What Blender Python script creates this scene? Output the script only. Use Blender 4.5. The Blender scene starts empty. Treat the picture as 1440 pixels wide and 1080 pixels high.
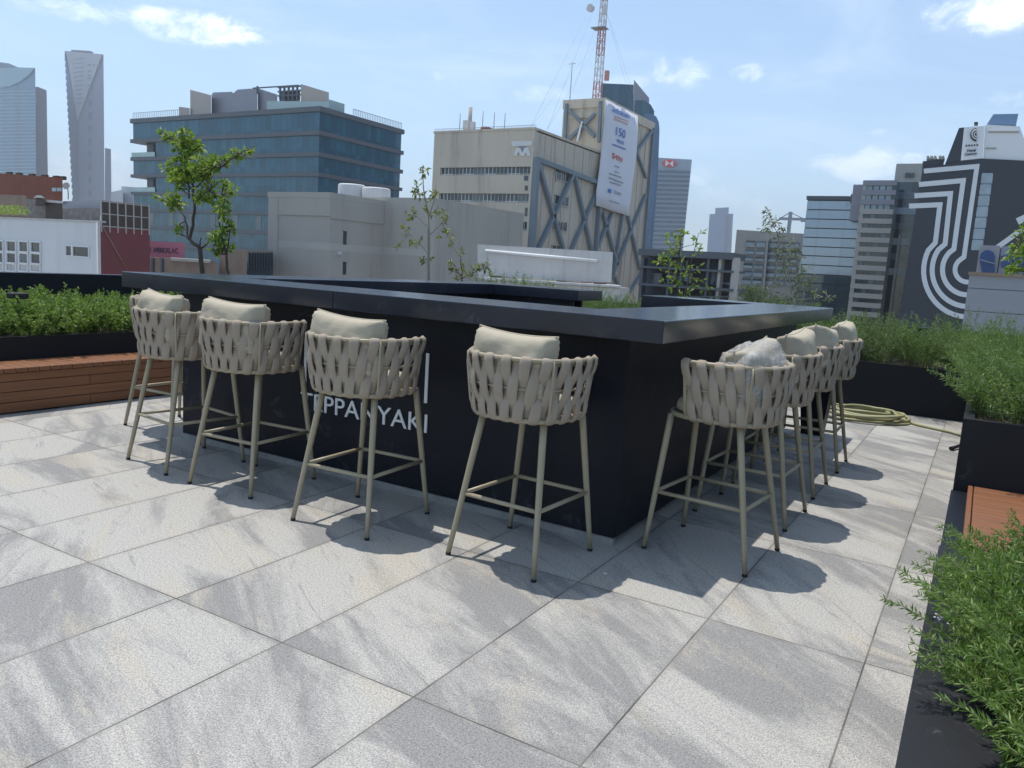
import bpy, math, random
from mathutils import Vector, Matrix, noise as mnoise
R = math.radians
random.seed(7)
S = bpy.context.scene
COL = S.collection
CAMP = Vector((1.13948891, -3.13857422, 1.28496962))
CR = Vector((0.85469684, 0.51555762, 0.06077545))
CU = Vector((-0.12758913, 0.09513823, 0.98725363))
CW = Vector((-0.50320406, 0.85155684, -0.14709389))
FPX = 1106.4177
GZ = -21.0                                     # street level below the terrace

def ray(px, py): return CR*((px-720)/FPX) - CU*((py-540)/FPX) + CW
def F(px, py, Y):                              # point on a plane facing the terrace's long side
    d = ray(px, py); return CAMP + d*((Y-CAMP.y)/d.y)
def G(px, py, X):
    d = ray(px, py); return CAMP + d*((X-CAMP.x)/d.x)

# ------------------------------------------------------------------ materials
MATS = {}
def nd(t, typ, **kw):
    n = t.nodes.new(typ)
    for k, v in kw.items():
        if k in n.inputs: n.inputs[k].default_value = v
        else: setattr(n, k, v)
    return n
def base(name):
    m = bpy.data.materials.new(name); m.use_nodes = True
    t = m.node_tree; t.nodes.clear()
    o = t.nodes.new('ShaderNodeOutputMaterial'); b = t.nodes.new('ShaderNodeBsdfPrincipled')
    t.links.new(b.outputs[0], o.inputs[0]); MATS[name] = m
    return m, t, b, o
def mathn(t, op, a, b=None, c=None):
    n = t.nodes.new('ShaderNodeMath'); n.operation = op
    for i, v in enumerate((a, b, c)):
        if v is None: continue
        if isinstance(v, (int, float)): n.inputs[i].default_value = v
        else: t.links.new(v, n.inputs[i])
    return n.outputs[0]
def vmath(t, op, a, b=None):
    n = t.nodes.new('ShaderNodeVectorMath'); n.operation = op
    for i, v in enumerate((a, b)):
        if v is None: continue
        if isinstance(v, (tuple, list, Vector)): n.inputs[i].default_value = tuple(v)
        else: t.links.new(v, n.inputs[i])
    return n.outputs['Value'] if op in ('DOT_PRODUCT', 'LENGTH') else n.outputs[0]
def mixc(t, fac, a, b, mode='MIX'):
    n = t.nodes.new('ShaderNodeMix'); n.data_type = 'RGBA'; n.blend_type = mode
    for k, v in ((0, fac), (6, a), (7, b)):
        if isinstance(v, (int, float)): n.inputs[k].default_value = v
        elif isinstance(v, (tuple, list)): n.inputs[k].default_value = tuple(v)[:3]+(1,)
        else: t.links.new(v, n.inputs[k])
    return n.outputs[2]
def noise(t, vec, scale, detail=4, rough=.55, dist=0):
    n = t.nodes.new('ShaderNodeTexNoise'); n.inputs['Scale'].default_value = scale
    n.inputs['Detail'].default_value = detail; n.inputs['Roughness'].default_value = rough
    n.inputs['Distortion'].default_value = dist
    if vec is not None: t.links.new(vec, n.inputs['Vector'])
    return n.outputs['Fac']
def ramp(t, fac, stops):
    n = t.nodes.new('ShaderNodeMapRange'); n.inputs[1].default_value = stops[0]; n.inputs[2].default_value = stops[1]
    n.interpolation_type = 'SMOOTHSTEP'; n.clamp = True
    t.links.new(fac, n.inputs[0]); return n.outputs[0]
def scalev(t, vec, s):
    n = t.nodes.new('ShaderNodeMapping'); n.inputs['Scale'].default_value = s; t.links.new(vec, n.inputs['Vector']); return n.outputs[0]
def objc(t): return t.nodes.new('ShaderNodeTexCoord').outputs['Object']
def bump(t, b, h, strength, dist=.01):
    n = t.nodes.new('ShaderNodeBump'); n.inputs['Strength'].default_value = strength; n.inputs['Distance'].default_value = dist
    t.links.new(h, n.inputs['Height']); t.links.new(n.outputs[0], b.inputs['Normal'])
def M(name, col, rough=.6, metal=0, var=.12, scale=4, bmp=0, bscale=60, stretch=None, stain=None, spec=.5, stain_amt=.5):
    m, t, b, o = base(name)
    c = objc(t); v = scalev(t, c, stretch) if stretch else c
    n = noise(t, v, scale, 6)
    lo = tuple(x*(1-var*1.6) for x in col); hi = tuple(min(1, x*(1+var*1.6)) for x in col)
    out = mixc(t, n, lo, hi)
    if stain:
        s = noise(t, scalev(t, c, (1.0, 1.0, .12)), scale*1.7, 8, .65)
        out = mixc(t, mathn(t, 'MULTIPLY', ramp(t, s, (.5, .72)), stain_amt), out, stain)
    t.links.new(out, b.inputs['Base Color'])
    b.inputs['Roughness'].default_value = rough; b.inputs['Metallic'].default_value = metal
    b.inputs['Specular IOR Level'].default_value = spec
    if bmp: bump(t, b, noise(t, c, bscale, 3), bmp)
    return m
def foliage(name, dark, light, tip=None, rough=.5):
    m, t, b, o = base(name)
    g = t.nodes.new('ShaderNodeNewGeometry')
    rnd = g.outputs['Random Per Island']
    c = mixc(t, rnd, dark, light)
    if tip: c = mixc(t, ramp(t, rnd, (.8, .98)), c, tip)
    n = noise(t, objc(t), 3.0, 3)
    c = mixc(t, mathn(t, 'MULTIPLY', ramp(t, n, (.4, .65)), .35), c, dark)
    t.links.new(c, b.inputs['Base Color']); b.inputs['Roughness'].default_value = rough
    b.inputs['Specular IOR Level'].default_value = .35
    tr = t.nodes.new('ShaderNodeBsdfTranslucent'); t.links.new(mixc(t, .5, c, (.25, .4, .04)), tr.inputs[0])
    mx = t.nodes.new('ShaderNodeMixShader'); mx.inputs[0].default_value = .38
    t.links.new(b.outputs[0], mx.inputs[1]); t.links.new(tr.outputs[0], mx.inputs[2]); t.links.new(mx.outputs[0], o.inputs[0])
    return m
def glass(name, col, rough=.08, mull=1.5, axis='X', dark=.6, metal=.0, refl=.5, nz=.25):
    # curtain-wall glass: tinted gloss with mullion lines and panels that differ a little in tone
    m, t, b, o = base(name)
    c = objc(t); sp = t.nodes.new('ShaderNodeSeparateXYZ'); t.links.new(c, sp.inputs[0])
    q = mathn(t, 'DIVIDE', mathn(t, 'ADD', sp.outputs['X'], sp.outputs['Y']) if axis == 'XY' else sp.outputs[axis], mull)
    fr = mathn(t, 'FRACT', q); fl = mathn(t, 'FLOOR', q)
    line = mathn(t, 'LESS_THAN', fr, .1)
    wn = t.nodes.new('ShaderNodeTexWhiteNoise'); wn.noise_dimensions = '2D'
    cb = t.nodes.new('ShaderNodeCombineXYZ'); t.links.new(fl, cb.inputs[0]); t.links.new(mathn(t, 'FLOOR', mathn(t, 'DIVIDE', sp.outputs['Z'], 3.9)), cb.inputs[1])
    t.links.new(cb.outputs[0], wn.inputs['Vector'])
    k = mathn(t, 'ADD', 1-nz, mathn(t, 'MULTIPLY', wn.outputs['Value'], nz*2))
    sc = vmath(t, 'SCALE', (1, 1, 1)); scn = t.nodes[-1]; scn.inputs[0].default_value = col; t.links.new(k, scn.inputs['Scale'])
    out = mixc(t, mathn(t, 'MULTIPLY', line, dark), scn.outputs[0], tuple(x*.35 for x in col))
    t.links.new(out, b.inputs['Base Color']); b.inputs['Roughness'].default_value = rough
    b.inputs['Metallic'].default_value = metal; b.inputs['Specular IOR Level'].default_value = refl
    w = noise(t, c, .35, 2); bump(t, b, w, .04, .3)
    return m

# terrace stone: large porcelain slabs, each with its own vein run
def floor_mat():
    m, t, b, o = base('stone_tiles')
    c = objc(t); sp = t.nodes.new('ShaderNodeSeparateXYZ'); t.links.new(c, sp.inputs[0])
    u = mathn(t, 'DIVIDE', mathn(t, 'ADD', sp.outputs[0], .174), .5545); v = mathn(t, 'DIVIDE', mathn(t, 'ADD', sp.outputs[1], .272), 1.108)
    fu, fv = mathn(t, 'FRACT', u), mathn(t, 'FRACT', v)
    du = mathn(t, 'MULTIPLY', mathn(t, 'MINIMUM', fu, mathn(t, 'SUBTRACT', 1, fu)), .5545)
    dv = mathn(t, 'MULTIPLY', mathn(t, 'MINIMUM', fv, mathn(t, 'SUBTRACT', 1, fv)), 1.108)
    jd = mathn(t, 'MINIMUM', du, dv)
    joint = mathn(t, 'SUBTRACT', 1, ramp(t, jd, (.0012, .0042)))
    cb = t.nodes.new('ShaderNodeCombineXYZ'); t.links.new(mathn(t, 'FLOOR', u), cb.inputs[0]); t.links.new(mathn(t, 'FLOOR', v), cb.inputs[1])
    wn = t.nodes.new('ShaderNodeTexWhiteNoise'); wn.noise_dimensions = '2D'; t.links.new(cb.outputs[0], wn.inputs['Vector'])
    rs = t.nodes.new('ShaderNodeSeparateColor'); t.links.new(wn.outputs['Color'], rs.inputs[0])
    off = vmath(t, 'SCALE', wn.outputs['Color']); t.nodes[-1].inputs['Scale'].default_value = 40
    pos = vmath(t, 'ADD', c, off)
    rot = t.nodes.new('ShaderNodeVectorRotate'); rot.rotation_type = 'Z_AXIS'; t.links.new(pos, rot.inputs['Vector'])
    t.links.new(mathn(t, 'ADD', .15, mathn(t, 'MULTIPLY', rs.outputs[0], .75)), rot.inputs['Angle'])
    pv = rot.outputs[0]
    jag = mathn(t, 'MULTIPLY', mathn(t, 'SUBTRACT', noise(t, c, 26, 5, .7), .5), .11)
    bands = mathn(t, 'ADD', noise(t, scalev(t, pv, (.55, 2.1, 1)), 1.0, 7, .6, .9), jag)
    fine = noise(t, scalev(t, pv, (1.3, 8, 1)), 2.4, 8, .62, .8)
    k = mathn(t, 'ADD', mathn(t, 'ADD', mathn(t, 'MULTIPLY', bands, .84), mathn(t, 'MULTIPLY', fine, .16)), mathn(t, 'MULTIPLY', mathn(t, 'SUBTRACT', rs.outputs[1], .5), .035))
    col = mixc(t, ramp(t, k, (.435, .50)), (.232, .227, .218), (.315, .306, .286))
    col = mixc(t, ramp(t, k, (.49, .55)), col, (.385, .371, .340))
    warm = ramp(t, mathn(t, 'ADD', noise(t, scalev(t, pv, (.9, 2.8, 1)), 1.4, 5, .6, .6), jag), (.52, .66))
    col = mixc(t, mathn(t, 'MULTIPLY', warm, .62), col, (.41, .372, .305))
    veins = ramp(t, noise(t, scalev(t, pv, (.8, 7.5, 1)), 1.2, 9, .7, 1.8), (.59, .66))
    col = mixc(t, mathn(t, 'MULTIPLY', veins, .55), col, (.20, .195, .19))
    g = noise(t, c, 210, 3, .7); g2 = noise(t, vmath(t, 'ADD', c, (3.1, 7.7, 0)), 95, 4, .75)
    amp = mathn(t, 'ADD', 1.0, mathn(t, 'ADD', mathn(t, 'MULTIPLY', mathn(t, 'SUBTRACT', g, .5), 2.8), mathn(t, 'MULTIPLY', mathn(t, 'SUBTRACT', g2, .5), 1.25)))
    sc_ = vmath(t, 'SCALE', col); t.links.new(amp, t.nodes[-1].inputs['Scale']); col = sc_
    fleck = ramp(t, noise(t, vmath(t, 'ADD', c, (9.1, 1.7, 0)), 130, 2, .6), (.64, .72))
    col = mixc(t, mathn(t, 'MULTIPLY', fleck, .5), col, (.12, .12, .12))
    stain = ramp(t, noise(t, c, .9, 5, .6, .5), (.56, .74))
    col = mixc(t, mathn(t, 'MULTIPLY', stain, .15), col, (.30, .28, .25))
    dirt = ramp(t, mathn(t, 'ADD', jd, mathn(t, 'MULTIPLY', mathn(t, 'SUBTRACT', noise(t, c, 7, 5, .7), .5), .07)), (.0, .03))
    col = mixc(t, mathn(t, 'MULTIPLY', mathn(t, 'SUBTRACT', 1, dirt), .16), col, (.16, .145, .12))
    jcol = mixc(t, ramp(t, noise(t, c, 3.5, 4), (.4, .6)), (.07, .066, .06), (.16, .15, .135))
    col = mixc(t, joint, col, jcol)
    t.links.new(col, b.inputs['Base Color'])
    b.inputs['Roughness'].default_value = .72; b.inputs['Specular IOR Level'].default_value = .3
    h = mathn(t, 'SUBTRACT', mathn(t, 'MULTIPLY', g, .35), joint)
    bump(t, b, h, .25, .003)
    return m
def wood_mat(name, axis):
    m, t, b, o = base(name)
    c = objc(t); st = (.6, 14, 14) if axis == 'X' else (14, .6, 14)
    n = noise(t, scalev(t, c, st), 3.0, 8, .65, .6)
    g = t.nodes.new('ShaderNodeNewGeometry')
    col = mixc(t, n, (.10, .036, .015), (.32, .135, .055))
    col = mixc(t, mathn(t, 'MULTIPLY', g.outputs['Random Per Island'], .5), col, (.19, .080, .040))
    t.links.new(col, b.inputs['Base Color']); b.inputs['Roughness'].default_value = .5
    bump(t, b, n, .15, .004); return m
def rope_mat():
    m, t, b, o = base('taupe_rope')
    c = objc(t)
    w = noise(t, c, 260, 4, .7); n = noise(t, c, 14, 4)
    wv = t.nodes.new('ShaderNodeTexWave'); wv.inputs['Scale'].default_value = 150; wv.inputs['Distortion'].default_value = 2.5
    t.links.new(c, wv.inputs['Vector'])
    col = mixc(t, n, (.35, .29, .228), (.48, .405, .322))
    col = mixc(t, mathn(t, 'MULTIPLY', w, .4), col, (.24, .20, .16))
    t.links.new(col, b.inputs['Base Color']); b.inputs['Roughness'].default_value = .9
    b.inputs['Specular IOR Level'].default_value = .15
    bump(t, b, mathn(t, 'ADD', w, wv.outputs['Fac']), .5, .002); return m
def cloth_mat(name, col, sc=420):
    m, t, b, o = base(name)
    c = objc(t)
    w = noise(t, c, sc, 3, .7); n = noise(t, c, 5, 4)
    k = mixc(t, n, tuple(x*.88 for x in col), tuple(x*1.08 for x in col))
    k = mixc(t, mathn(t, 'MULTIPLY', w, .25), k, tuple(x*.6 for x in col))
    t.links.new(k, b.inputs['Base Color']); b.inputs['Roughness'].default_value = .85
    b.inputs['Specular IOR Level'].default_value = .2
    h = mathn(t, 'ADD', mathn(t, 'MULTIPLY', w, .12), noise(t, scalev(t, c, (1, 1, 2)), 11, 3, .5, .6))
    bump(t, b, h, .35, .012); return m
def steel_mat(name='black_steel', spec=.16, k=1.0, r0=.42, r1=.62, tn=(1, 1, 1)):
    m, t, b, o = base(name); b.inputs['Specular IOR Level'].default_value = spec
    c = objc(t)
    n = noise(t, c, 2.2, 6, .6); f = noise(t, c, 9, 7, .7, .8)
    col = mixc(t, n, (.0045*k*tn[0], .0058*k*tn[1], .0105*k*tn[2]), (.0085*k*tn[0], .0105*k*tn[1], .0165*k*tn[2]))
    scf = mathn(t, 'MULTIPLY', ramp(t, f, (.55, .72)), ramp(t, noise(t, c, 1.1, 3), (.48, .60)))
    col = mixc(t, mathn(t, 'MULTIPLY', scf, .45), col, (.12, .125, .14))
    t.links.new(col, b.inputs['Base Color'])
    rg = t.nodes.new('ShaderNodeMapRange'); rg.inputs[3].default_value = r0; rg.inputs[4].default_value = r1
    t.links.new(f, rg.inputs[0]); t.links.new(rg.outputs[0], b.inputs['Roughness'])
    bump(t, b, noise(t, c, 40, 4), .05, .002); return m
def plastic_mat():
    m, t, b, o = base('clear_plastic')
    b.inputs['Base Color'].default_value = (.55, .54, .51, 1); b.inputs['Roughness'].default_value = .4
    n = noise(t, objc(t), 22, 5, .6, 1.2); bump(t, b, n, .5, .02)
    tr = t.nodes.new('ShaderNodeBsdfTransparent'); mx = t.nodes.new('ShaderNodeMixShader')
    t.links.new(mathn(t, 'ADD', .30, mathn(t, 'MULTIPLY', ramp(t, n, (.4, .7)), .35)), mx.inputs[0])
    t.links.new(tr.outputs[0], mx.inputs[1]); t.links.new(b.outputs[0], mx.inputs[2]); t.links.new(mx.outputs[0], o.inputs[0])
    return m
floor_mat(); rope_mat(); steel_mat('black_steel', .22, 1.25, .36, .55); steel_mat('black_counter', .42, 2.4, .14, .26); steel_mat('planter_steel', .2, 2.0, .45, .65, (1.35, 1.12, .78)); plastic_mat()
wood_mat('teak_along_y', 'Y'); wood_mat('teak_along_x', 'X')
cloth_mat('cushion_cloth', (.45, .40, .305)); cloth_mat('seat_cloth', (.42, .37, .28))
M('leg_metal', (.345, .295, .20), .42, 0, .06, 20)
M('black_rubber', (.015, .015, .016), .7)
M('stone_plinth', (.27, .265, .255), .7, 0, .3, 9, .3, 120)
M('white_letter', (.78, .79, .8), .4, 0, .03)
M('soil', (.035, .026, .018), .95, 0, .4, 25, .8, 60)
M('bark', (.075, .055, .042), .85, 0, .3, 30, .6, 60)
M('green_stem', (.12, .15, .05), .7, 0, .3, 30)
M('pale_bark', (.30, .27, .22), .85, 0, .3, 30, .6, 60)
M('hose_rubber', (.30, .29, .15), .5, 0, .12, 20)
foliage('box_leaf', (.055, .115, .020), (.26, .38, .075), (.46, .54, .22))
foliage('rosemary_leaf', (.055, .120, .022), (.22, .345, .075), (.46, .54, .22))
foliage('dusty_leaf', (.06, .10, .045), (.19, .24, .12), (.34, .36, .23))
foliage('hedge_leaf', (.050, .105, .030), (.18, .27, .085), (.36, .42, .2))
foliage('tree_leaf', (.10, .19, .02), (.37, .50, .06), (.66, .67, .32))
foliage('yellow_leaf', (.14, .23, .02), (.40, .50, .06), (.55, .58, .2))
foliage('sparse_leaf', (.12, .125, .035), (.30, .29, .09), (.42, .39, .18))
foliage('olive_leaf', (.10, .11, .075), (.24, .235, .18), (.40, .385, .32))
foliage('street_leaf', (.025, .055, .018), (.06, .10, .035))
# city
M('concrete_tan', (.54, .48, .39), .85, 0, .12, .25, 0, 1, (1, 1, .35), (.15, .13, .11), .3, .65)
M('concrete_grey', (.40, .375, .335), .85, 0, .1, .2, 0, 1, (1, 1, .5), (.14, .135, .13), .3, .3)
M('concrete_light', (.43, .41, .375), .85, 0, .08, .3)
M('slab_grey', (.085, .095, .11), .5, 0, .08, .2)
M('panel_tan', (.42, .37, .33), .6, 0, .06, .3)
M('panel_violet', (.27, .27, .31), .5, 0, .08, .3)
M('pale_green_glass', (.35, .46, .46), .15, 0, .1, .3)
M('white_paint', (.62, .63, .64), .7, 0, .05, .5, 0, 1, None, (.42, .41, .39), .3, .3)
M('white_dirty', (.50, .49, .48), .8, 0, .1, .8, 0, 1, None, (.22, .20, .18), .3, .5)
M('red_wall', (.165, .040, .042), .8, 0, .12, .6)
M('brick_red', (.21, .065, .035), .85, 0, .15, .8)
M('brown_slats', (.07, .05, .04), .8, 0, .2, 2, 0, 1, (6, 1, 1))
M('tan_wall', (.26, .19, .145), .85, 0, .2, .7, 0, 1, None, (.12, .09, .07), .3, .4)
M('stone_rubble', (.20, .175, .16), .9, 0, .5, 3)
M('pink_sign', (.46, .14, .20), .6, 0, .05, 1)
M('purple_letter', (.05, .03, .06), .6)
M('window_dark', (.03, .04, .05), .12, 0, .4, .9, spec=.6)
M('window_mid', (.10, .125, .15), .15, 0, .4, .8)
M('window_pale', (.30, .37, .42), .25, 0, .3, .8)
M('white_frame', (.66, .67, .68), .5, 0, .04)
M('steel_brace', (.155, .20, .235), .55, 0, .12, .5)
M('banner_cloth', (.66, .68, .74), .7, 0, .04, .3)
M('banner_blue', (.04, .16, .50), .6); M('banner_red', (.55, .08, .05), .6); M('banner_orange', (.60, .30, .22), .6); M('banner_grey', (.22, .23, .27), .6)
M('mast_red', (.46, .22, .19), .5); M('mast_white', (.62, .62, .62), .5)
M('tank_white', (.58, .58, .58), .6, 0, .08, .8, 0, 1, None, (.33, .32, .30), .3, .4)
M('wire_grey', (.25, .27, .30), .5)
M('hotel_black', (.024, .030, .042), .45, 0, .15, .1); M('stripe_white', (.66, .68, .70), .55, 0, .05, .5)
M('hotel_white', (.74, .75, .76), .6, 0, .05, .2)
M('grey_block', (.26, .275, .30), .7, 0, .05, .3); M('mural_blue', (.035, .08, .21), .6, 0, .35, .8); M('mural_grey', (.20, .24, .30), .6, 0, .3, .8)
M('blue_container', (.12, .20, .33), .5, 0, .1, .3)
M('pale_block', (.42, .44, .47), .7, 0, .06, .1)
M('pink_tower', (.34, .26, .28), .6, 0, .06, .05)
M('tower_concrete', (.26, .28, .35), .7, 0, .08, .03); M('tower_facet', (.47, .45, .46), .6, 0, .06, .05); M('tower_notch', (.10, .10, .12), .6)
M('logo_red', (.60, .03, .03), .5)
M('crane_paint', (.20, .22, .26), .6)
M('asphalt', (.27, .255, .24), .9, 0, .3, .02)
M('city_roofs', (.20, .19, .18), .9, 0, .5, .03)
glass('blue_glass', (.028, .105, .155), .06, 1.6, 'XY', .45, 0, .38, .22)
glass('teal_tower_glass', (.07, .19, .30), .15, 2.5, 'XY', .2, 0, .3, .1)
M('crown_glass', (.19, .36, .42), .3, 0, .06, .02)
M('tower_band', (.25, .31, .38), .5, 0, .04, .1); glass('tower_strip', (.055, .085, .13), .1, 3, 'X', .3, 0, .6, .1)
glass('mirror_glass', (.30, .36, .44), .12, 3.3, 'X', .12, .25, .5, .05)
glass('tree_reflection_glass', (.05, .085, .095), .06, 3.3, 'X', .3, .2, .6, .3)  # reflection of trees painted in as a dark green tint, for the lower rows
glass('dark_glass', (.03, .045, .06), .05, 1.8, 'X', .3, 0, .6, .5)
glass('slate_glass', (.07, .13, .175), .15, 2, 'XY', .3, 0, .3, .12)
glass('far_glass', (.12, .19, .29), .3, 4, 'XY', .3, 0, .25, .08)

# ------------------------------------------------------------------ mesh builder
class MB:
    def __init__(s): s.v = []; s.f = []; s.sm = []
    def add(s, vs, fs, smooth=False):
        n = len(s.v); s.v += [tuple(p) for p in vs]
        for f in fs: s.f.append([i+n for i in f]); s.sm.append(smooth)
        return s
    def box(s, a, b):
        (x0, y0, z0), (x1, y1, z1) = a, b
        if x0 > x1: x0, x1 = x1, x0
        if y0 > y1: y0, y1 = y1, y0
        if z0 > z1: z0, z1 = z1, z0
        return s.add([(x0,y0,z0),(x1,y0,z0),(x1,y1,z0),(x0,y1,z0),(x0,y0,z1),(x1,y0,z1),(x1,y1,z1),(x0,y1,z1)],
              [(3,2,1,0),(4,5,6,7),(0,1,5,4),(1,2,6,5),(2,3,7,6),(3,0,4,7)])
    def rbox(s, a, b, r):                       # box with chamfered edges
        (x0, y0, z0), (x1, y1, z1) = a, b
        def ring(z, d): return [(x0+d, y0+d+r, z), (x0+d+r, y0+d, z), (x1-d-r, y0+d, z), (x1-d, y0+d+r, z), (x1-d, y1-d-r, z), (x1-d-r, y1-d, z), (x0+d+r, y1-d, z), (x0+d, y1-d-r, z)]
        rs = [ring(z0, r), ring(z0+r, 0), ring(z1-r, 0), ring(z1, r)]
        vs = [p for q in rs for p in q]; fs = [list(range(7, -1, -1)), [24+i for i in range(8)]]
        for k in range(3):
            for i in range(8): j = (i+1) % 8; fs.append((k*8+i, k*8+j, k*8+8+j, k*8+8+i))
        return s.add(vs, fs)
    def prism(s, poly, d):                      # closed 3D polygon pushed along vector d
        d = Vector(d); n = len(poly); vs = [Vector(p) for p in poly]; vs += [p+d for p in vs]
        nn = Vector((0, 0, 0))
        for i in range(n): nn += Vector(poly[i]).cross(Vector(poly[(i+1) % n]))
        flip = nn.dot(d) > 0
        fs = [list(range(n)), list(range(2*n-1, n-1, -1))]
        for i in range(n): j = (i+1) % n; fs.append([i, n+i, n+j, j])
        if flip: fs = [f[::-1] for f in fs]
        return s.add(vs, fs)
    def tube(s, pts, rad, n=8, closed=False, flat=None, caps=True, up=None):
        # flat=(w,t) per point gives an elliptical section whose wide axis follows `up`
        P = [Vector(p) for p in pts]; k = len(P)
        if not isinstance(rad, (list, tuple)): rad = [rad]*k
        vs = []; prev = None
        for i, p in enumerate(P):
            if closed: tg = P[(i+1) % k]-P[i-1]
            else: tg = P[min(i+1, k-1)]-P[max(i-1, 0)]
            if tg.length < 1e-9: tg = Vector((0, 0, 1))
            tg.normalize()
            if up is not None: a = Vector(up[i])
            elif prev is not None: a = prev
            else: a = Vector((0, 0, 1)) if abs(tg.z) < .9 else Vector((1, 0, 0))
            a = a - tg*a.dot(tg)
            if a.length < 1e-6: a = tg.orthogonal()
            a.normalize(); b = tg.cross(a); prev = a
            for j in range(n):
                th = 2*math.pi*j/n
                if flat: w, h = flat[i]; vs.append(p+a*math.cos(th)*w+b*math.sin(th)*h)
                else: vs.append(p+(a*math.cos(th)+b*math.sin(th))*rad[i])
        fs = []
        for i in range(k if closed else k-1):
            for j in range(n):
                i2 = (i+1) % k; j2 = (j+1) % n
                fs.append((i*n+j, i*n+j2, i2*n+j2, i2*n+j))
        s.add(vs, fs, True)
        if caps and not closed:
            o = len(s.v)-k*n; s.f.append([o+j for j in range(n-1, -1, -1)]); s.sm.append(False)
            s.f.append([o+(k-1)*n+j for j in range(n)]); s.sm.append(False)
        return s
    def beam(s, a, b, w, d=None):               # square bar between two points
        a, b = Vector(a), Vector(b); d = d or w; t = (b-a).normalized()
        u = t.cross(Vector((0, 0, 1))) if abs(t.z) < .95 else t.cross(Vector((0, 1, 0))); u.normalize(); v = t.cross(u)
        q = [u*w/2+v*d/2, -u*w/2+v*d/2, -u*w/2-v*d/2, u*w/2-v*d/2]
        return s.add([a+x for x in q]+[b+x for x in q], [(0,1,2,3),(7,6,5,4),(4,5,1,0),(5,6,2,1),(6,7,3,2),(7,4,0,3)])
    def lathe(s, c, prof, n=20):
        c = Vector(c); vs = []; fs = []
        for r, z in prof:
            for j in range(n): a = 2*math.pi*j/n; vs.append(c+Vector((r*math.cos(a), r*math.sin(a), z)))
        for i in range(len(prof)-1):
            for j in range(n): k = (j+1) % n; fs.append((i*n+j, i*n+k, (i+1)*n+k, (i+1)*n+j))
        s.add(vs, fs, True)
        o = len(s.v)-len(prof)*n
        s.f.append([o+(len(prof)-1)*n+j for j in range(n)]); s.sm.append(False)
        return s
    def leaf(s, p, d, L, W, fold=.25):
        d = d.normalized(); u = d.cross(Vector((random.uniform(-1,1), random.uniform(-1,1), random.uniform(-1,1))))
        if u.length < 1e-4: u = d.orthogonal()
        u.normalize(); n = d.cross(u)
        return s.add([p, p+d*L*.45+u*W/2+n*W*fold, p+d*L, p+d*L*.45-u*W/2+n*W*fold], [(0,1,2),(0,2,3)])
    def build(s, name, mat, parent=None, loc=None):
        me = bpy.data.meshes.new(name)
        vs = s.v
        if loc is not None: L = Vector(loc); vs = [tuple(Vector(p)-L) for p in vs]
        me.from_pydata(vs, [], s.f); me.polygons.foreach_set('use_smooth', s.sm); me.update()
        me.materials.append(MATS[mat]); o = bpy.data.objects.new(name, me); COL.objects.link(o)
        if loc is not None: o.location = loc
        if parent:
            o.parent = parent
            if parent.type == 'EMPTY': o.matrix_parent_inverse = Matrix.Translation(-parent.location)
        return o
def tag(o, label=None, cat=None, group=None, kind=None):
    for k, v in (('label', label), ('category', cat), ('group', group), ('kind', kind)):
        if v: o[k] = v
    return o
def empty(name, loc=(0, 0, 0), label=None, cat=None, group=None, rz=0):
    o = bpy.data.objects.new(name, None); COL.objects.link(o); o.location = loc; o.rotation_euler = (0, 0, rz); o.empty_display_size = .1
    return tag(o, label, cat, group)
KIDS = {}
def copy_tree(o, parent=None):
    c = o.copy(); COL.objects.link(c)
    if parent: c.parent = parent
    for ch in [x for x in bpy.data.objects if x.parent == o and x != c]: copy_tree(ch, c)
    return c
def text(name, s, mat, parent, org, ux, uz, w, h, off=.01, depth=.01, tall=False):
    cu = bpy.data.curves.new(name, 'FONT'); cu.body = s; cu.extrude = .0001; cu.resolution_u = 3
    tmp = bpy.data.objects.new(name, cu); COL.objects.link(tmp)
    bpy.context.view_layer.update()
    me0 = tmp.evaluated_get(bpy.context.evaluated_depsgraph_get()).to_mesh()
    vs = [v.co.copy() for v in me0.vertices]; fs = [tuple(p.vertices) for p in me0.polygons]
    x0, x1 = min(v.x for v in vs), max(v.x for v in vs); y0, y1 = min(v.y for v in vs), max(v.y for v in vs)
    zm = max(abs(v.z) for v in vs) or 1
    org, ux, uz = Vector(org), Vector(ux).normalized(), Vector(uz).normalized(); n = ux.cross(uz)
    mb = MB(); mb.add([org+ux*((v.x-x0)/(x1-x0)*w)+uz*((v.y-y0)/(y1-y0)*h)+n*(off+(v.z/zm+1)*depth/2) for v in vs], fs)
    tmp.evaluated_get(bpy.context.evaluated_depsgraph_get()).to_mesh_clear()
    bpy.data.objects.remove(tmp); bpy.data.curves.remove(cu)
    return mb.build(name, mat, parent)


# ------------------------------------------------------------------ terrace
fl = MB(); fl.box((-8.6, -9, -.35), (5.2, 8.45, 0))
tag(fl.build('terrace_floor', 'stone_tiles'), kind='structure')
gr = MB(); gr.box((-4500, -600, GZ-1), (4500, 5000, GZ))
tag(gr.build('ground', 'asphalt'), kind='structure')

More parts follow.
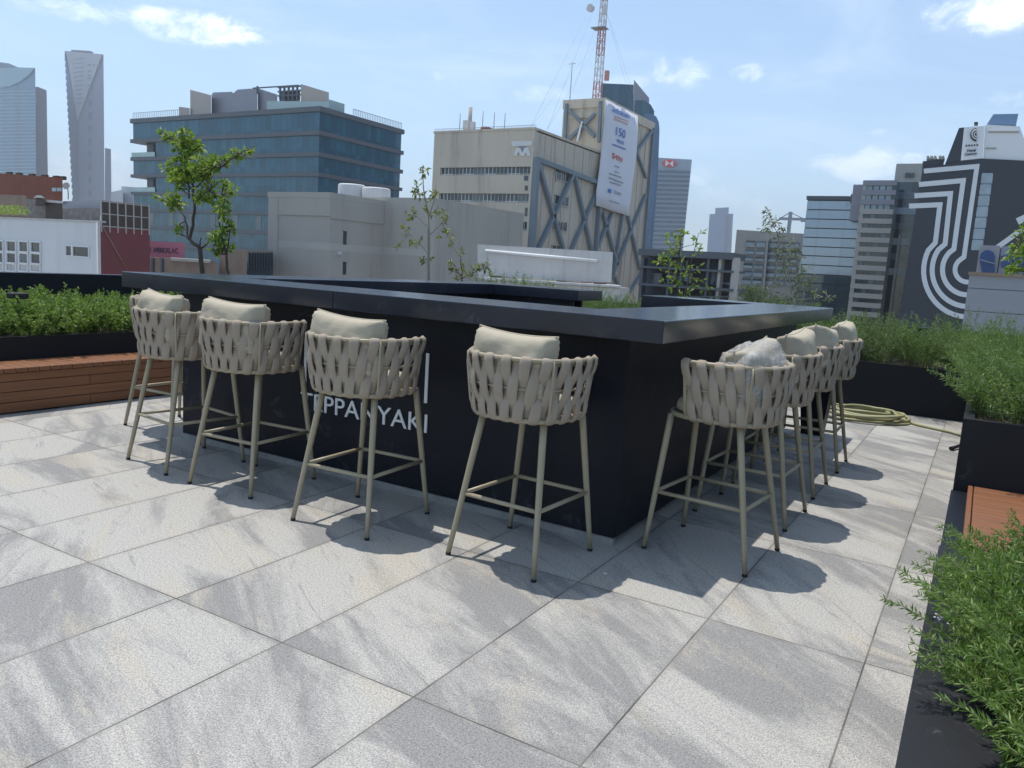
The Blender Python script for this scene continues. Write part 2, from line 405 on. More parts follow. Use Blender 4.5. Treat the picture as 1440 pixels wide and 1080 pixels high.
# bar counter: a square ring with a gap at the back
L_, W_, H_, T_ = 3.733, 4.2, 1.10, .098
CT = .55                                         # width of the counter top
bar = empty('bar_counter', (-1.87, 2.1, 0), 'long black steel bar counter with a thick overhanging top, white lettering on its front', 'bar counter')
XS = F(468, 407, 0).x
zt, zb = H_, H_-T_
ring = [(-L_, 0), (0, 0), (0, W_), (-1.56, W_), (-1.56, W_-CT), (-CT, W_-CT), (-CT, CT), (-L_+CT, CT), (-L_+CT, W_-CT), (-2.2, W_-CT), (-2.2, W_), (-L_, W_)]
g_ = .0015
half_a = [(XS+g_, 0), (0, 0), (0, W_), (-1.56, W_), (-1.56, W_-CT), (-CT, W_-CT), (-CT, CT), (XS+g_, CT)]
half_b = [(-L_, 0), (XS-g_, 0), (XS-g_, CT), (-L_+CT, CT), (-L_+CT, W_-CT), (-2.2, W_-CT), (-2.2, W_), (-L_, W_)]
for hf in (half_a, half_b):
    top = MB(); top.prism([(x, y, zb) for x, y in hf], (0, 0, T_))
    o = top.build('counter_top', 'black_counter', bar)
    bv = o.modifiers.new('edge', 'BEVEL'); bv.width = .004; bv.segments = 2; bv.limit_method = 'ANGLE'
O = .24; I = CT-.10
def panel(name, a, b): return MB().box(a, b).build(name, 'black_steel', bar)
pz0, pz1 = .035, zb
XL = -L_+.30
x9 = -O-.172
for x0, x1 in ((XL, x9),): panel('front_panel', (x0, O, pz0), (x1, O+.03, pz1))
panel('front_panel', (-O-.17, O-.002, pz0), (-O, O+.03, pz1))
panel('side_panel', (-O-.03, O+.031, pz0), (-O, W_-O, pz1))
panel('side_panel', (XL, O+.031, pz0), (XL+.03, W_-O, pz1))
panel('back_panel', (-1.60, W_-O-.03, pz0), (-O-.031, W_-O, pz1))
panel('back_panel', (XL+.031, W_-O-.03, pz0), (-2.30, W_-O, pz1))
panel('inner_panel', (-L_+CT-.1, I-.03, .0), (-I, I, pz1))
panel('inner_panel', (-I, I+.001, .0), (-I+.03, W_-I, pz1))
panel('inner_panel', (-1.60, W_-I, .0), (-I-.001, W_-I+.03, pz1))
panel('inner_panel', (-L_+I, W_-I, .0), (-2.30, W_-I+.03, pz1))
panel('inner_panel', (-L_+I-.03, I+.001, .0), (-L_+I, W_-I, pz1))
MB().box((XL-.005, O-.012, 0), (-O, O+.02, pz0-.001)).build('plinth', 'stone_plinth', bar)
MB().box((-O-.06, O+.021, 0), (-O-.045, W_-O, pz0-.001)).build('plinth', 'black_rubber', bar)
text('lettering', 'TEPPANYAKI', 'white_letter', bar, (-2.322, O, .366), (1, 0, 0), (0, 0, 1), .950, .101, .002, .006)
MB().box((-2.300, O-.008, .529), (-2.282, O-.002, .80)).build('lettering', 'white_letter', bar)
MB().box((-1.398, O-.008, .529), (-1.379, O-.002, .80)).build('lettering', 'white_letter', bar)

# ------------------------------------------------------------------ bar stools
SN = 2.5
def sel(a, b, th):
    s, c = math.sin(th), math.cos(th)
    return (a*math.copysign(abs(s)**(2/SN), s), -b*math.copysign(abs(c)**(2/SN), c))
THM = R(112)
def make_arc():
    pts = [sel(.26, .25, -THM+2*THM*i/400) for i in range(401)]
    d = [0]
    for i in range(400): d.append(d[-1]+math.hypot(pts[i+1][0]-pts[i][0], pts[i+1][1]-pts[i][1]))
    return [x/d[-1] for x in d]
ARC = make_arc()
def th_of(s):                                    # s in -1..1 along the rim
    q = (s+1)/2
    if q <= 0: return -THM+q*2*THM
    if q >= 1: return THM+(q-1)*2*THM
    lo = 0
    while ARC[lo+1] < q: lo += 1
    k = (q-ARC[lo])/(ARC[lo+1]-ARC[lo]); return -THM+2*THM*(lo+k)/400
BZ0, BZ1 = .658, .915
def bk(s, t, off=0):
    th = th_of(s); e = max(0, min(1.1, t))**.85
    a = .222+.030*e; b = .232+.034*e
    x, y = sel(a, b, th); x2, y2 = sel(a, b, th+.01); n = Vector((y2-y, -(x2-x), 0)); n.normalize()
    if n.dot(Vector((x, y, 0))) < 0: n = -n
    return Vector((x, y, BZ0+(BZ1-BZ0)*t))+n*off
def make_stool():
    root = empty('bar_stool')
    f = MB()
    f.tube([bk(-1+2*i/48, 1) for i in range(49)], .0095, 8)
    f.tube([bk(-1+2*i/48, .52) for i in range(49)], .006, 6)
    ring = [Vector((*sel(.218, .235, 2*math.pi*i/48), BZ0)) for i in range(48)]
    f.tube(ring, .0115, 8, True)
    for s in (-1, 1): f.tube([bk(s, t/6) for t in range(7)], .0095, 8)
    for s in (-.45, .45): f.tube([bk(s, t/6, .016 if 0 < t < 6 else .004) for t in range(7)], .0065, 8)
    f.build('basket_frame', 'leg_metal', root)
    w = MB(); N = 14; pit = 1.90/(N-1)            # flat straps, alternately outside and inside the three rails
    PA = [(.90, -.75), (.99, -.8), (1.036, -.1), (1.0, .75), (.92, .95), (.80, .75), (.67, .1), (.56, -.6), (.46, -.75), (.34, -.1), (.22, .7), (.10, .95), (.01, .8), (-.035, .0), (-.01, -.7), (.08, -.7)]
    PB = [(1.01, -.3), (.99, -.75), (.90, -.8), (.80, -.3), (.68, .5), (.58, .95), (.48, 1.05), (.38, .8), (.27, .1), (.16, -.6), (.06, -.85), (-.02, -.5)]
    for i in range(N*2-1):
        A = i % 2 == 0; c0 = -.95+pit*i/2; pts, ups, fl_ = [], [], []; jt = random.uniform(-.006, .006)
        tw = random.uniform(-.004, .004)
        for t, of in (PA if A else PB):
            ln = -c0/max(.3, abs(c0))
            s = max(-.985, min(.985, c0+jt+(.5-t)*pit*.55*ln+tw*(.5-t)))
            p = bk(s, t, of*.0135); q = bk(min(s+.02, 1.02), t, of*.0135)-bk(max(s-.02, -1.02), t, of*.0135)
            wd = .0240 if A else .0244
            wd *= 1-.10*abs(math.sin((t-.5)*3.1))*(0 if A else 1)
            pts.append(p); ups.append(q); fl_.append((wd*random.uniform(.985, 1.015), .0068))
        w.tube(pts, 1, 12, flat=fl_, up=ups)
    w.build('woven_backrest', 'taupe_rope', root)
    # seat pan and seat cushion
    pan = MB(); pan.prism([(*sel(.208, .224, 2*math.pi*i/40), BZ0-.004) for i in range(40)], (0, 0, .008))
    pan.build('seat_pan', 'leg_metal', root)
    cu = MB(); ns = 40; rings = []
    for sc, z in ((.90, .668), (.97, .676), (.985, .695), (.96, .716), (.86, .729), (.5, .737), (.04, .739)):
        rings.append([(*[q*sc for q in sel(.207, .222, 2*math.pi*i/ns)], z) for i in range(ns)])
    vs = [p for r_ in rings for p in r_]; fs = []
    for k in range(len(rings)-1):
        for i in range(ns): j = (i+1) % ns; fs.append((k*ns+i, k*ns+j, (k+1)*ns+j, (k+1)*ns+i))
    cu.add(vs, [f_[::-1] if False else f_ for f_ in fs], True); cu.build('seat_cushion', 'seat_cloth', root)
    fr = MB(); q = []
    for sx in (-1, 1):
        for sy in (-1, 1):
            a = Vector((sx*.155, sy*.165+.035, BZ0-.004)); b = Vector((sx*.226, sy*.245, .012))
            lg = MB(); lg.tube([a+(b-a)*k/6 for k in range(7)], [.0158, .0156, .0150, .0142, .0132, .0122, .0112], 10)
            lo = lg.build('leg', 'leg_metal', root)
            MB().lathe((b.x, b.y, 0), [(.0115, 0), (.0125, .003), (.0118, .013)], 10).build('foot_glide', 'black_rubber', lo)
            q.append(a+(b-a)*(.658-.282)/.646)
    for i, j in ((0, 1), (0, 2), (1, 3), (2, 3)): fr.tube([q[i], q[j]], .0098, 8)
    fr.build('foot_rest', 'leg_metal', root)
    return root
proto = make_stool()
def make_cushion(seed, W=.425, H=.27, D=.15, name='back_cushion', matn='cushion_cloth', crumple=1):
    rnd = random.Random(seed); n = 26; mb = MB(); vs = []; fs = []
    ox = rnd.uniform(0, 50)
    for side in (1, -1):
        o = len(vs)
        for j in range(n+1):
            for i in range(n+1):
                u, v = -1+2*i/n, -1+2*j/n
                th = max(0, (1-abs(u)**9)*(1-abs(v)**8))**.42*(.80+.20*(1-u*u)*(1-v*v))
                pu = 1-.075*(1-v*v)*abs(u)**3; pv = 1-.09*(1-u*u)*abs(v)**3
                x = u*W/2*pv if False else u*W/2*(1-.03*(1-v*v)); z = v*H/2*(1-.03*(1-u*u))
                z -= .010*(1-u*u)*max(0, v)
                nz = mnoise.noise(Vector((x*9+ox, z*9, side*3.0)))*.011*crumple + mnoise.noise(Vector((x*24+ox, z*24, side)))*.0035*crumple
                cr = .005*math.sin(34*(abs(u)+abs(v))+ox)*max(0, abs(u)*abs(v)-.25)*2
                edge = 1 if (i in (0, n) or j in (0, n)) else 0
                y = side*(D/2*th+(0 if edge else nz+cr)*min(1, th*1.6))
                vs.append((x, y, z))
        for j in range(n):
            for i in range(n):
                a = o+j*(n+1)+i; f_ = (a, a+1, a+n+2, a+n+1)
                fs.append(f_ if side < 0 else f_[::-1])
    mb.add(vs, fs, True)
    ob = mb.build(name, matn)
    pp = []
    for k in range(4*n):
        e, i = divmod(k, n); q = -1+2*i/n
        u, v = ((q, -1), (1, q), (-q, 1), (-1, -q))[e]
        z = v*H/2*(1-.03*(1-u*u))-.010*(1-u*u)*max(0, v)
        pp.append((u*W/2*(1-.03*(1-v*v)), 0, z))
    pm = MB(); pm.tube(pp, .0042, 6, True); pm.build('piping', matn, ob)
    return ob
CUS = [make_cushion(k, W=.398+.006*k, D=.165+.01*k) for k in range(3)]
def place_cushion(k, first, sx, sy, rz, lab, dx=0, tilt=-9, roll=0, dz=0.0, grp='loose cushions on the bar stools', dyaw=0):
    o = CUS[k] if first else copy_tree(CUS[k])
    loc = Matrix.Rotation(rz, 3, 'Z') @ Vector((dx+.004, -.150, .884+dz))
    o.location = (sx+loc.x, sy+loc.y, loc.z); o.rotation_euler = (R(tilt*.7), R(roll), rz+R(dyaw))
    return tag(o, lab, 'cushion', grp)
G1, G2 = 'woven bar stools along the bar', 'loose cushions on the bar stools'
stools = [
 (-.535, -.135, -3, 'taupe woven bar stool in front of the bar, right of the lettering', 'beige cushion on the stool right of the bar lettering', 0, 0, -6, 2, .0, -.005),
 (-1.405, -.23, 3, 'taupe woven bar stool standing in front of the white bar lettering', 'beige cushion on the stool in front of the bar lettering', 1, 0, -9, 3, .0, -.008),
 (-2.275, -.16, 4, 'taupe woven bar stool just left of the white bar lettering', 'beige cushion on the stool just left of the bar lettering', 2, 0, -9, 2, .0, -.008),
 (-2.90, -.13, -8, 'taupe woven bar stool furthest left along the bar front, by the wooden bench', 'beige cushion on the last stool of the bar front, by the wooden bench', 0, 1, -10, 3, .0, -.0),
 (-3.775, .43, -88, 'taupe woven bar stool at the short left end of the bar, mostly hidden', None, 0, 1, 0, 0, 0, 0),
 (.155, .505, 85, 'taupe woven bar stool at the bar end, carrying the plastic bagged cushion', 'white cushion wrapped in crumpled clear plastic', 1, 1, 0, 0, 0, 0),
 (.145, 1.28, 88, 'taupe woven bar stool second from the near corner on the bar end side', 'beige cushion directly behind the plastic wrapped one', 1, 1, -9, -4, .02, 0),
 (.14, 2.04, 90, 'taupe woven bar stool third from the near corner on the bar end side', 'beige cushion on the third stool of the bar end side', 2, 1, -8, 5, .02, 0),
 (.145, 2.87, 91, 'taupe woven bar stool at the far end of the row beside the coiled hose', 'beige cushion on the stool beside the coiled hose', 0, 1, -10, -3, .02, 0)]
def bagged(sx, sy, rz):
    rnd = random.Random(5); n = 34; mb = MB(); vs = []; fs = []
    W, H, D = .49, .31, .24
    for j in range(n+1):
        for i in range(n):
            a = 2*math.pi*i/n; b = math.pi*j/n
            d = Vector((math.sin(b)*math.cos(a), math.sin(b)*math.sin(a), math.cos(b)))
            e = Vector([math.copysign(abs(q)**.62, q) for q in d])
            p = Vector((e.x*W/2, e.y*D/2, e.z*H/2))
            q1 = mnoise.noise(p*6)*.024; q2 = abs(mnoise.noise(p*11+Vector((3, 1, 7))))*.018
            if p.z > .08 and p.x < -.05: q1 += .03*mnoise.noise(p*14)
            vs.append(p+d*(q1+q2-.01))
    for j in range(n):
        for i in range(n): k = (i+1) % n; fs.append((j*n+i, j*n+n+i, j*n+n+k, j*n+k))
    mb.add(vs, fs, True)
    # loose gathered end of the bag
    tail = []
    o = make_cushion(9, .43, .29, .17)
    loc = Matrix.Rotation(rz, 3, 'Z') @ Vector((.02, -.12, .865))
    o.location = (sx+loc.x, sy+loc.y, loc.z); o.rotation_euler = (R(-14), R(-7), rz)
    tag(o, 'pale cushion wrapped in a crumpled clear plastic bag on the end stool', 'cushion', G2)
    for ch in [c for c in bpy.data.objects if c.parent == o]: pass
    g = mb.build('plastic_bag', 'clear_plastic', o)
    return o
for i, (x, y, rz, lab, cl, ck, cp, tl, rl, cdz, cdx) in enumerate(stools):
    s = proto if i == 0 else copy_tree(proto)
    s.location = (x, y, 0); s.rotation_euler = (0, 0, R(rz))
    tag(s, lab, 'bar stool', G1)
    if i == 5: bagged(x, y, R(rz))
    elif cl: place_cushion(ck, not cp, x, y, R(rz), cl, cdx, tl, rl, cdz)

# ------------------------------------------------------------------ planters, benches, parapets
def trough(name, a, b, h, label, rim=.05, soil=.05, z0=0, floor_in=None):
    (x0, y0), (x1, y1) = a, b
    e = empty(name, ((x0+x1)/2, (y0+y1)/2, z0), label, 'planter')
    m = MB()
    m.box((x0, y0, z0), (x0+rim, y1, h)); m.box((x1-rim, y0, z0), (x1, y1, h))
    m.box((x0+rim, y0, z0), (x1-rim, y0+rim, h)); m.box((x0+rim, y1-rim, z0), (x1-rim, y1, h))
    m.build('trough', 'planter_steel', e)
    s = MB(); nx = max(2, int((x1-x0)/.12)); ny = max(2, int((y1-y0)/.12)); vs = []
    for j in range(ny+1):
        for i in range(nx+1):
            X = x0+rim+(x1-x0-2*rim)*i/nx; Y = y0+rim+(y1-y0-2*rim)*j/ny
            vs.append((X, Y, h-soil+.02*mnoise.noise(Vector((X*5, Y*5, 1)))))
    s.add(vs, [(j*(nx+1)+i, j*(nx+1)+i+1, (j+1)*(nx+1)+i+1, (j+1)*(nx+1)+i) for j in range(ny) for i in range(nx)], True)
    s.build('soil', 'soil', e); return e
trough('planter', (-7.15, -6), (-5.25, 8.3), .516, 'long black steel planter behind the left wooden bench, full of leafy shrubs')
trough('planter', (-5.20, 6.03), (4.9, 7.6), .51, 'black steel planter across the back of the terrace behind the coiled hose')
trough('planter', (1.11, 1.42), (3.4, 5.98), .665, 'tall black steel planter on the right with trailing rosemary')
trough('planter', (1.10, -5), (3.2, .20), .335, 'low black planter in the near right corner overflowing with rosemary', rim=.19, soil=.06)
# bench on the left: closed box of teak boards
b = empty('wooden_bench', (-5.05, 0, 0), 'long reddish wooden plank bench along the left black planter', 'bench')
m = MB(); hb = [.012, .083, .087, .160, .164, .237, .241, .300]
for k in range(4):
    for seg in range(4): m.rbox((-4.875, -6+2.15*seg+(.4 if k % 2 else 0), hb[2*k]), (-4.853, -6+2.15*(seg+1)-.004+(.4 if k % 2 else 0), hb[2*k+1]), .0025)
m.build('front_boards', 'teak_along_y', b)
m = MB(); yy = -6.0
while yy < 2.7: m.rbox((-5.245, yy, .303), (-4.845, yy+.078, .338), .003); yy += .083
m.build('seat_boards', 'teak_along_x', b)
MB().box((-5.22, -6, 0), (-4.90, 2.68, .298)).build('frame', 'black_rubber', b)
b = empty('wooden_bench', (1.9, .8, 0), 'short wooden bench seat between the tall and the low black planters', 'bench')
m = MB(); yy = .24; k = 0
m.rbox((1.175, .24, .295), (1.197, 1.40, .333), .003)
while yy < 1.40: m.rbox((1.201, yy, .295), (3.3, min(yy+.115, 1.405), .333), .003); yy += .119
m.build('seat_boards', 'teak_along_x', b)
MB().box((1.103, .205, 0), (3.3, 1.415, .292)).build('frame', 'black_steel', b)
def wall(name, a, b_, label):
    return tag(MB().box(a, b_).build(name, 'black_steel'), label, 'parapet')
wall('parapet', (-7.40, -9, 0), (-7.20, 8.6, .925), 'black parapet wall behind the shrubs on the left edge of the terrace')
wall('parapet', (-7.19, 8.35, 0), (5.2, 8.55, .83), 'black parapet wall along the back edge of the terrace behind the hedge')
wall('parapet', (5.0, -9, 0), (5.2, 8.34, .8), 'black parapet wall on the right edge of the terrace')
# tapered pot at the far end of the bar
e = empty('tapered_pot', (.0, 4.05, 0), 'square tapered black pot standing past the last stool of the bar end', 'pot')
p = MB(); a0, a1, h = .085, .125, .44; cx, cy = -.03, 4.08
vs = []
for r_, z in ((a0, 0), (a1, h), (a1-.018, h), (a1-.03, h-.06)):
    vs += [(cx-r_, cy-r_, z), (cx+r_, cy-r_, z), (cx+r_, cy+r_, z), (cx-r_, cy+r_, z)]
fs = [(3, 2, 1, 0)]
for k in range(3):
    for i in range(4): j = (i+1) % 4; fs.append((k*4+i, k*4+j, k*4+4+j, k*4+4+i))
fs.append((12, 13, 14, 15)); p.add(vs, fs); p.build('pot_body', 'black_steel', e)
MB().box((cx-.085, cy-.085, h-.058), (cx+.085, cy+.085, h-.05)).build('soil', 'soil', e)
# coiled hose with a tail
hp = []; rnd = random.Random(3)
turns = 9
for i in range(turns*40):
    a = 2*math.pi*i/40+.6; k = i/(turns*40)
    rx = .37-.09*math.sin(k*9)-.05*k+rnd.uniform(-.002, .002); ry = .30-.07*math.cos(k*7)-.04*k
    cx = .22+.05*math.sin(k*11); cy = 5.40+.06*math.cos(k*8)
    lay = .015+.020*((i//40) % 4)
    hp.append((cx+rx*math.cos(a), cy+ry*math.sin(a), lay+.008*math.sin(a*2+k*20)))
lx, ly, lz = hp[0]
tail = [(1.25, 4.72, .014), (1.12, 5.02, .014), (1.0, 5.16, .014), (.85, 5.24, .014), (.7, 5.33, .014), (.60, 5.48, .014), (.55, 5.56, .014)]
m = MB(); m.tube([Vector(q) for q in tail[1:]]+[Vector(q) for q in hp], .0145, 7)
tag(m.build('garden_hose', 'hose_rubber'), 'olive green garden hose coiled on the tiles by the back planter', 'hose')
m = MB(); m.tube([(1.035, 4.235, .02), (1.06, 4.31, .022), (1.115, 4.46, .03)], [.017, .014, .013], 10)
tag(m.build('pipe_end', 'black_rubber'), 'short black pipe end poking out beside the tall right planter', 'pipe')
def garden_light(x, y, z, lab, s=1):
    e = empty('garden_light', (x, y, z), lab, 'garden light')
    MB().tube([(x, y, z-.25), (x, y, z)], .008, 6).build('stake', 'black_rubber', e)
    MB().rbox((x-.045*s, y-.07*s, z), (x+.045*s, y+.07*s, z+.05*s), .008).build('lamp_head', 'black_rubber', e)
q = G(25, 420, -5.75); garden_light(q.x, q.y, q.z, 'small dark flat garden light standing among the left shrubs', 1.0)
q = F(1378, 507, 5.4); garden_light(q.x, q.y, q.z-.04, 'small grey block garden light behind the rosemary of the tall planter', .9)

m = MB(); rnd = random.Random(12)
for _ in range(38):
    x = 1.125+abs(rnd.gauss(0, .035)); y = -.55+rnd.gauss(0, .03); r = rnd.uniform(.002, .006); a = rnd.uniform(0, 6)
    m.prism([(x+r*math.cos(a+k*1.26)*rnd.uniform(.6, 1), y+r*math.sin(a+k*1.26)*rnd.uniform(.6, 1), .3355) for k in range(5)], (0, 0, .002))
tag(m.build('paint_flakes', 'white_paint'), 'scattered white flakes lying on the rim of the low right planter', 'debris', None, 'stuff')
DENS = 1.1

# ------------------------------------------------------------------ plants
def rv(r=1):
    while True:
        v = Vector((random.uniform(-1, 1), random.uniform(-1, 1), random.uniform(-1, 1)))
        if v.length <= 1: return v*r
def shrub_proto(name, leafm, sprigs, per, hgt, rad, L, Wd, spread, whorl, droop=0, stemm='green_stem', stem_r=.0022):
    root = empty(name); lf = MB(); st = MB()
    for _ in range(sprigs):
        a = random.uniform(0, 2*math.pi); rr = rad*.45*math.sqrt(random.random())
        p0 = Vector((math.cos(a)*rr, math.sin(a)*rr, 0))
        d = Vector((math.cos(a)*spread*random.uniform(.1, 1.1), math.sin(a)*spread*random.uniform(.1, 1.1), 1)); d.normalize()
        ln = hgt*random.uniform(.55, 1.12)
        pts = [p0]; p = p0.copy(); dd = d.copy(); ns = 7
        for k in range(ns):
            dd = (dd+rv(.13)+Vector((math.cos(a)*droop, math.sin(a)*droop, -droop*.9))*(k/ns)).normalized(); p = p+dd*ln/ns; pts.append(p.copy())
        st.tube(pts, [stem_r*(1-.7*k/ns) for k in range(ns+1)], 3, caps=False)
        for q in range(per):
            t = random.uniform(.15, 1)**.8*ns; k = min(ns-1, int(t)); b = pts[k].lerp(pts[k+1], t-k); ax = (pts[k+1]-pts[k]).normalized()
            o = rv(); o = o-ax*o.dot(ax)
            if o.length < .05: continue
            o.normalize(); e = random.uniform(.35, 1.0)*whorl
            sz = random.uniform(.65, 1.15)*(1-.35*(t/ns)**4)
            lf.leaf(b, (ax*random.uniform(.25, .75)+o*(e+.15)).normalized(), L*sz, Wd*sz)
    lf.build('foliage', leafm, root); st.build('stems', stemm, root)
    return root
def scatter(protos, spots, label, cat, group, smin=.85, smax=1.2):
    used = set()
    for i, (x, y, z) in enumerate(spots):
        k = random.randrange(len(protos)); o = protos[k] if k not in used else copy_tree(protos[k]); used.add(k)
        o.location = (x, y, z); o.rotation_euler = (0, 0, random.uniform(0, 6.28)); s = random.uniform(smin, smax); o.scale = (s, s, s*random.uniform(.9, 1.1))
        tag(o, label, cat, group)
    for k, o in enumerate(protos):
        if k not in used:
            for c in list(o.children_recursive): bpy.data.objects.remove(c)
            bpy.data.objects.remove(o)
# leafy shrubs, left planter
ps = [shrub_proto('leafy_shrub', 'box_leaf', 70, 34, .31, .34, .036, .021, .75, 1.0, .05) for _ in range(3)]
spots = []
for r_, x in enumerate((-5.47, -5.85, -6.3, -6.75)):
    for k in range(17): spots.append((x+random.uniform(-.07, .07), -1.9+.37*k+random.uniform(-.08, .08)+.15*(r_ % 2), .47))
scatter(ps, spots, 'bushy green leafy shrub in the long planter behind the left wooden bench', 'shrub', 'leafy shrubs in the left planter')
# back hedge
ps = [shrub_proto('rosemary_shrub', ('hedge_leaf', 'dusty_leaf', 'hedge_leaf')[k], 80, 54, (.50, .44, .56)[k], .36, .040, .0080, .62, .75, .03) for k in range(3)]
spots = []
for y in (6.3, 6.75, 7.2):
    for k in range(23): spots.append((-4.9+.42*k+random.uniform(-.12, .12), y+random.uniform(-.1, .1), .47))
scatter(ps, spots, 'tall green rosemary shrub in the back planter beyond the hose', 'shrub', 'rosemary shrubs in the back planter')
# tall right planter
ps = [shrub_proto('rosemary_shrub', 'hedge_leaf', 110, 66, .36, .42, .036, .0072, .95, .8, .12) for k in range(2)]
spots = []
for x in (1.39, 1.80, 2.25):
    for k in range(11): spots.append((x+random.uniform(-.03, .07), 1.75+.38*k+random.uniform(-.08, .08), .61))
scatter(ps, spots, 'trailing rosemary shrub in the tall black planter on the right', 'shrub', 'rosemary shrubs in the tall planter', .9, 1.15)
# near right planter: large in the picture, so each needle shows
ps = [shrub_proto('rosemary_shrub', 'rosemary_leaf', 300, 105, .37, .40, .0285, .0058, 1.05, .75, .13, stem_r=.0028) for k in range(2)]
spots = [(1.53, -.36, .25), (1.50, -.62, .25), (1.53, -.90, .25), (1.61, -1.18, .24), (1.72, -1.48, .22), (1.83, -1.78, .2), (1.88, -.24, .25), (1.85, -.55, .26), (1.88, -.86, .26),
         (1.98, -1.2, .26), (2.08, -1.6, .26), (2.25, -.15, .25), (2.25, -.6, .27), (2.3, -1.1, .27), (2.3, -1.6, .27), (2.2, -2.1, .2), (2.7, -.4, .27), (2.7, -1.2, .27)]
scatter(ps, spots, 'fine needled rosemary shrub spilling over the low planter in the near right corner', 'shrub', 'rosemary shrubs in the low right planter', .92, 1.12)

def tree(name, label, Y, base_px, branches, clumps, leafm, barkm, L, Wd, zb, thick=1, dens=1, sc=None, twl=1, group=None):
    # sc=(ox,oy,s): branches and clumps were read on an enlarged crop of the photo
    def Pp(x, y): 
        if sc: x, y = sc[0]+x/sc[2], sc[1]+y/sc[2]
        return F(x, y, Y)
    k = 1/(sc[2] if sc else 1)
    b0 = F(base_px[0], base_px[1], Y); VH = Vector((b0.x-CAMP.x, b0.y-CAMP.y, 0)).normalized()
    e = empty(name, (b0.x, b0.y, zb), label, 'tree', group); dens = dens*DENS
    st = MB(); lf = MB(); nodes = []
    dist = (b0-CAMP).dot(CW); mpp = dist/FPX*k
    for bi, (pts, r0, r1) in enumerate(branches):
        W_ = [Pp(*q) for q in pts]
        if bi == 0: W_ = [Vector((W_[0].x, W_[0].y, zb))]+W_
        fine = []
        for i in range(len(W_)-1):
            for s in range(4): fine.append(W_[i].lerp(W_[i+1], s/4))
        fine.append(W_[-1])
        n = len(fine)
        dy = random.uniform(-.35, .35) if bi else 0
        fine = [p+VH*(dy*i/n)+rv(.012) if 0 < i < n-1 else p+VH*(dy*i/n) for i, p in enumerate(fine)]
        st.tube(fine, [(r0+(r1-r0)*i/(n-1))*thick for i in range(n)], 7)
        nodes += fine
    for (x, y, r, n) in clumps:
        c = Pp(x, y); rad = r*mpp*1.0
        near = min(nodes, key=lambda q: (q-c).length); c = c+VH*((near-c).dot(VH)+random.uniform(-.15, .15))
        for _ in range(max(2, int(n*dens/5))):
            p = c+rv(rad); q = min(nodes, key=lambda w: (w-p).length+random.uniform(0, .15))
            mid = q.lerp(p, .55)+rv(.03)
            st.tube([q, mid, p], [.0045*thick, .0032*thick, .0018*thick], 4, caps=False)
            for _k in range(5):
                t = random.uniform(.35, 1.05); a = q.lerp(mid, t*1.8) if t < .55 else mid.lerp(p, (t-.55)/.45)
                if (a-c).length > rad*1.3: a = p+rv(rad*.25)
                dl = (rv()+Vector((0, 0, -.15))+(p-q).normalized()*.5)
                lf.leaf(a, dl, L*random.uniform(.7, 1.2), Wd*random.uniform(.8, 1.2))
    st.build('trunk', barkm, e); lf.build('crown', leafm, e)
    return e
tree('young_tree', 'leafy young tree with forked dark trunk in front of the blue glass office', 2.8, (285, 384),
     [([(490, 1050), (475, 890)], .032, .024), ([(475, 890), (410, 830), (440, 640), (430, 480), (370, 300), (350, 180)], .022, .006), ([(410, 830), (395, 800), (380, 680), (300, 580)], .014, .005),
      ([(400, 830), (330, 770)], .010, .004), ([(475, 890), (535, 845)], .012, .007), ([(475, 870), (480, 820)], .008, .005), ([(430, 500), (590, 370), (700, 300), (840, 225)], .011, .003), ([(400, 560), (410, 480), (350, 400)], .01, .004), ([(440, 600), (560, 480), (640, 440)], .009, .003), ([(380, 320), (300, 180), (230, 125)], .007, .003)],
     [(235, 130, 42, 45), (285, 140, 30, 25), (370, 110, 32, 25), (390, 190, 60, 90), (450, 195, 45, 50), (330, 200, 40, 35), (290, 370, 62, 85), (350, 430, 75, 120), (470, 340, 75, 110), (560, 345, 55, 60), (410, 370, 80, 120), (360, 290, 50, 60), (520, 420, 60, 60),
      (255, 560, 48, 50), (330, 560, 50, 50), (480, 540, 55, 50), (320, 765, 32, 24), (640, 305, 26, 22), (710, 270, 30, 26), (800, 245, 30, 22), (555, 560, 55, 55), (300, 600, 40, 30), (200, 545, 20, 10)],
     'tree_leaf', 'bark', .078, .032, .45, 1, 1.25, (180, 160, 4.695))
tree('young_tree', 'small leafy tree with thin brown trunk right beside the forked tree', 3.0, (318, 384),
     [([(655, 1050), (650, 930)], .018, .014), ([(650, 930), (600, 740), (610, 560), (650, 440)], .013, .004), ([(650, 930), (670, 800), (665, 690)], .009, .004)],
     [(650, 690, 40, 45), (620, 800, 52, 70), (600, 880, 45, 50), (680, 870, 36, 32), (560, 820, 36, 34), (670, 760, 36, 36), (640, 600, 48, 45), (690, 495, 38, 38), (630, 460, 40, 35), (600, 640, 40, 30), (575, 910, 22, 14)],
     'tree_leaf', 'bark', .072, .03, .45, 1, 1.1, (180, 160, 4.695))
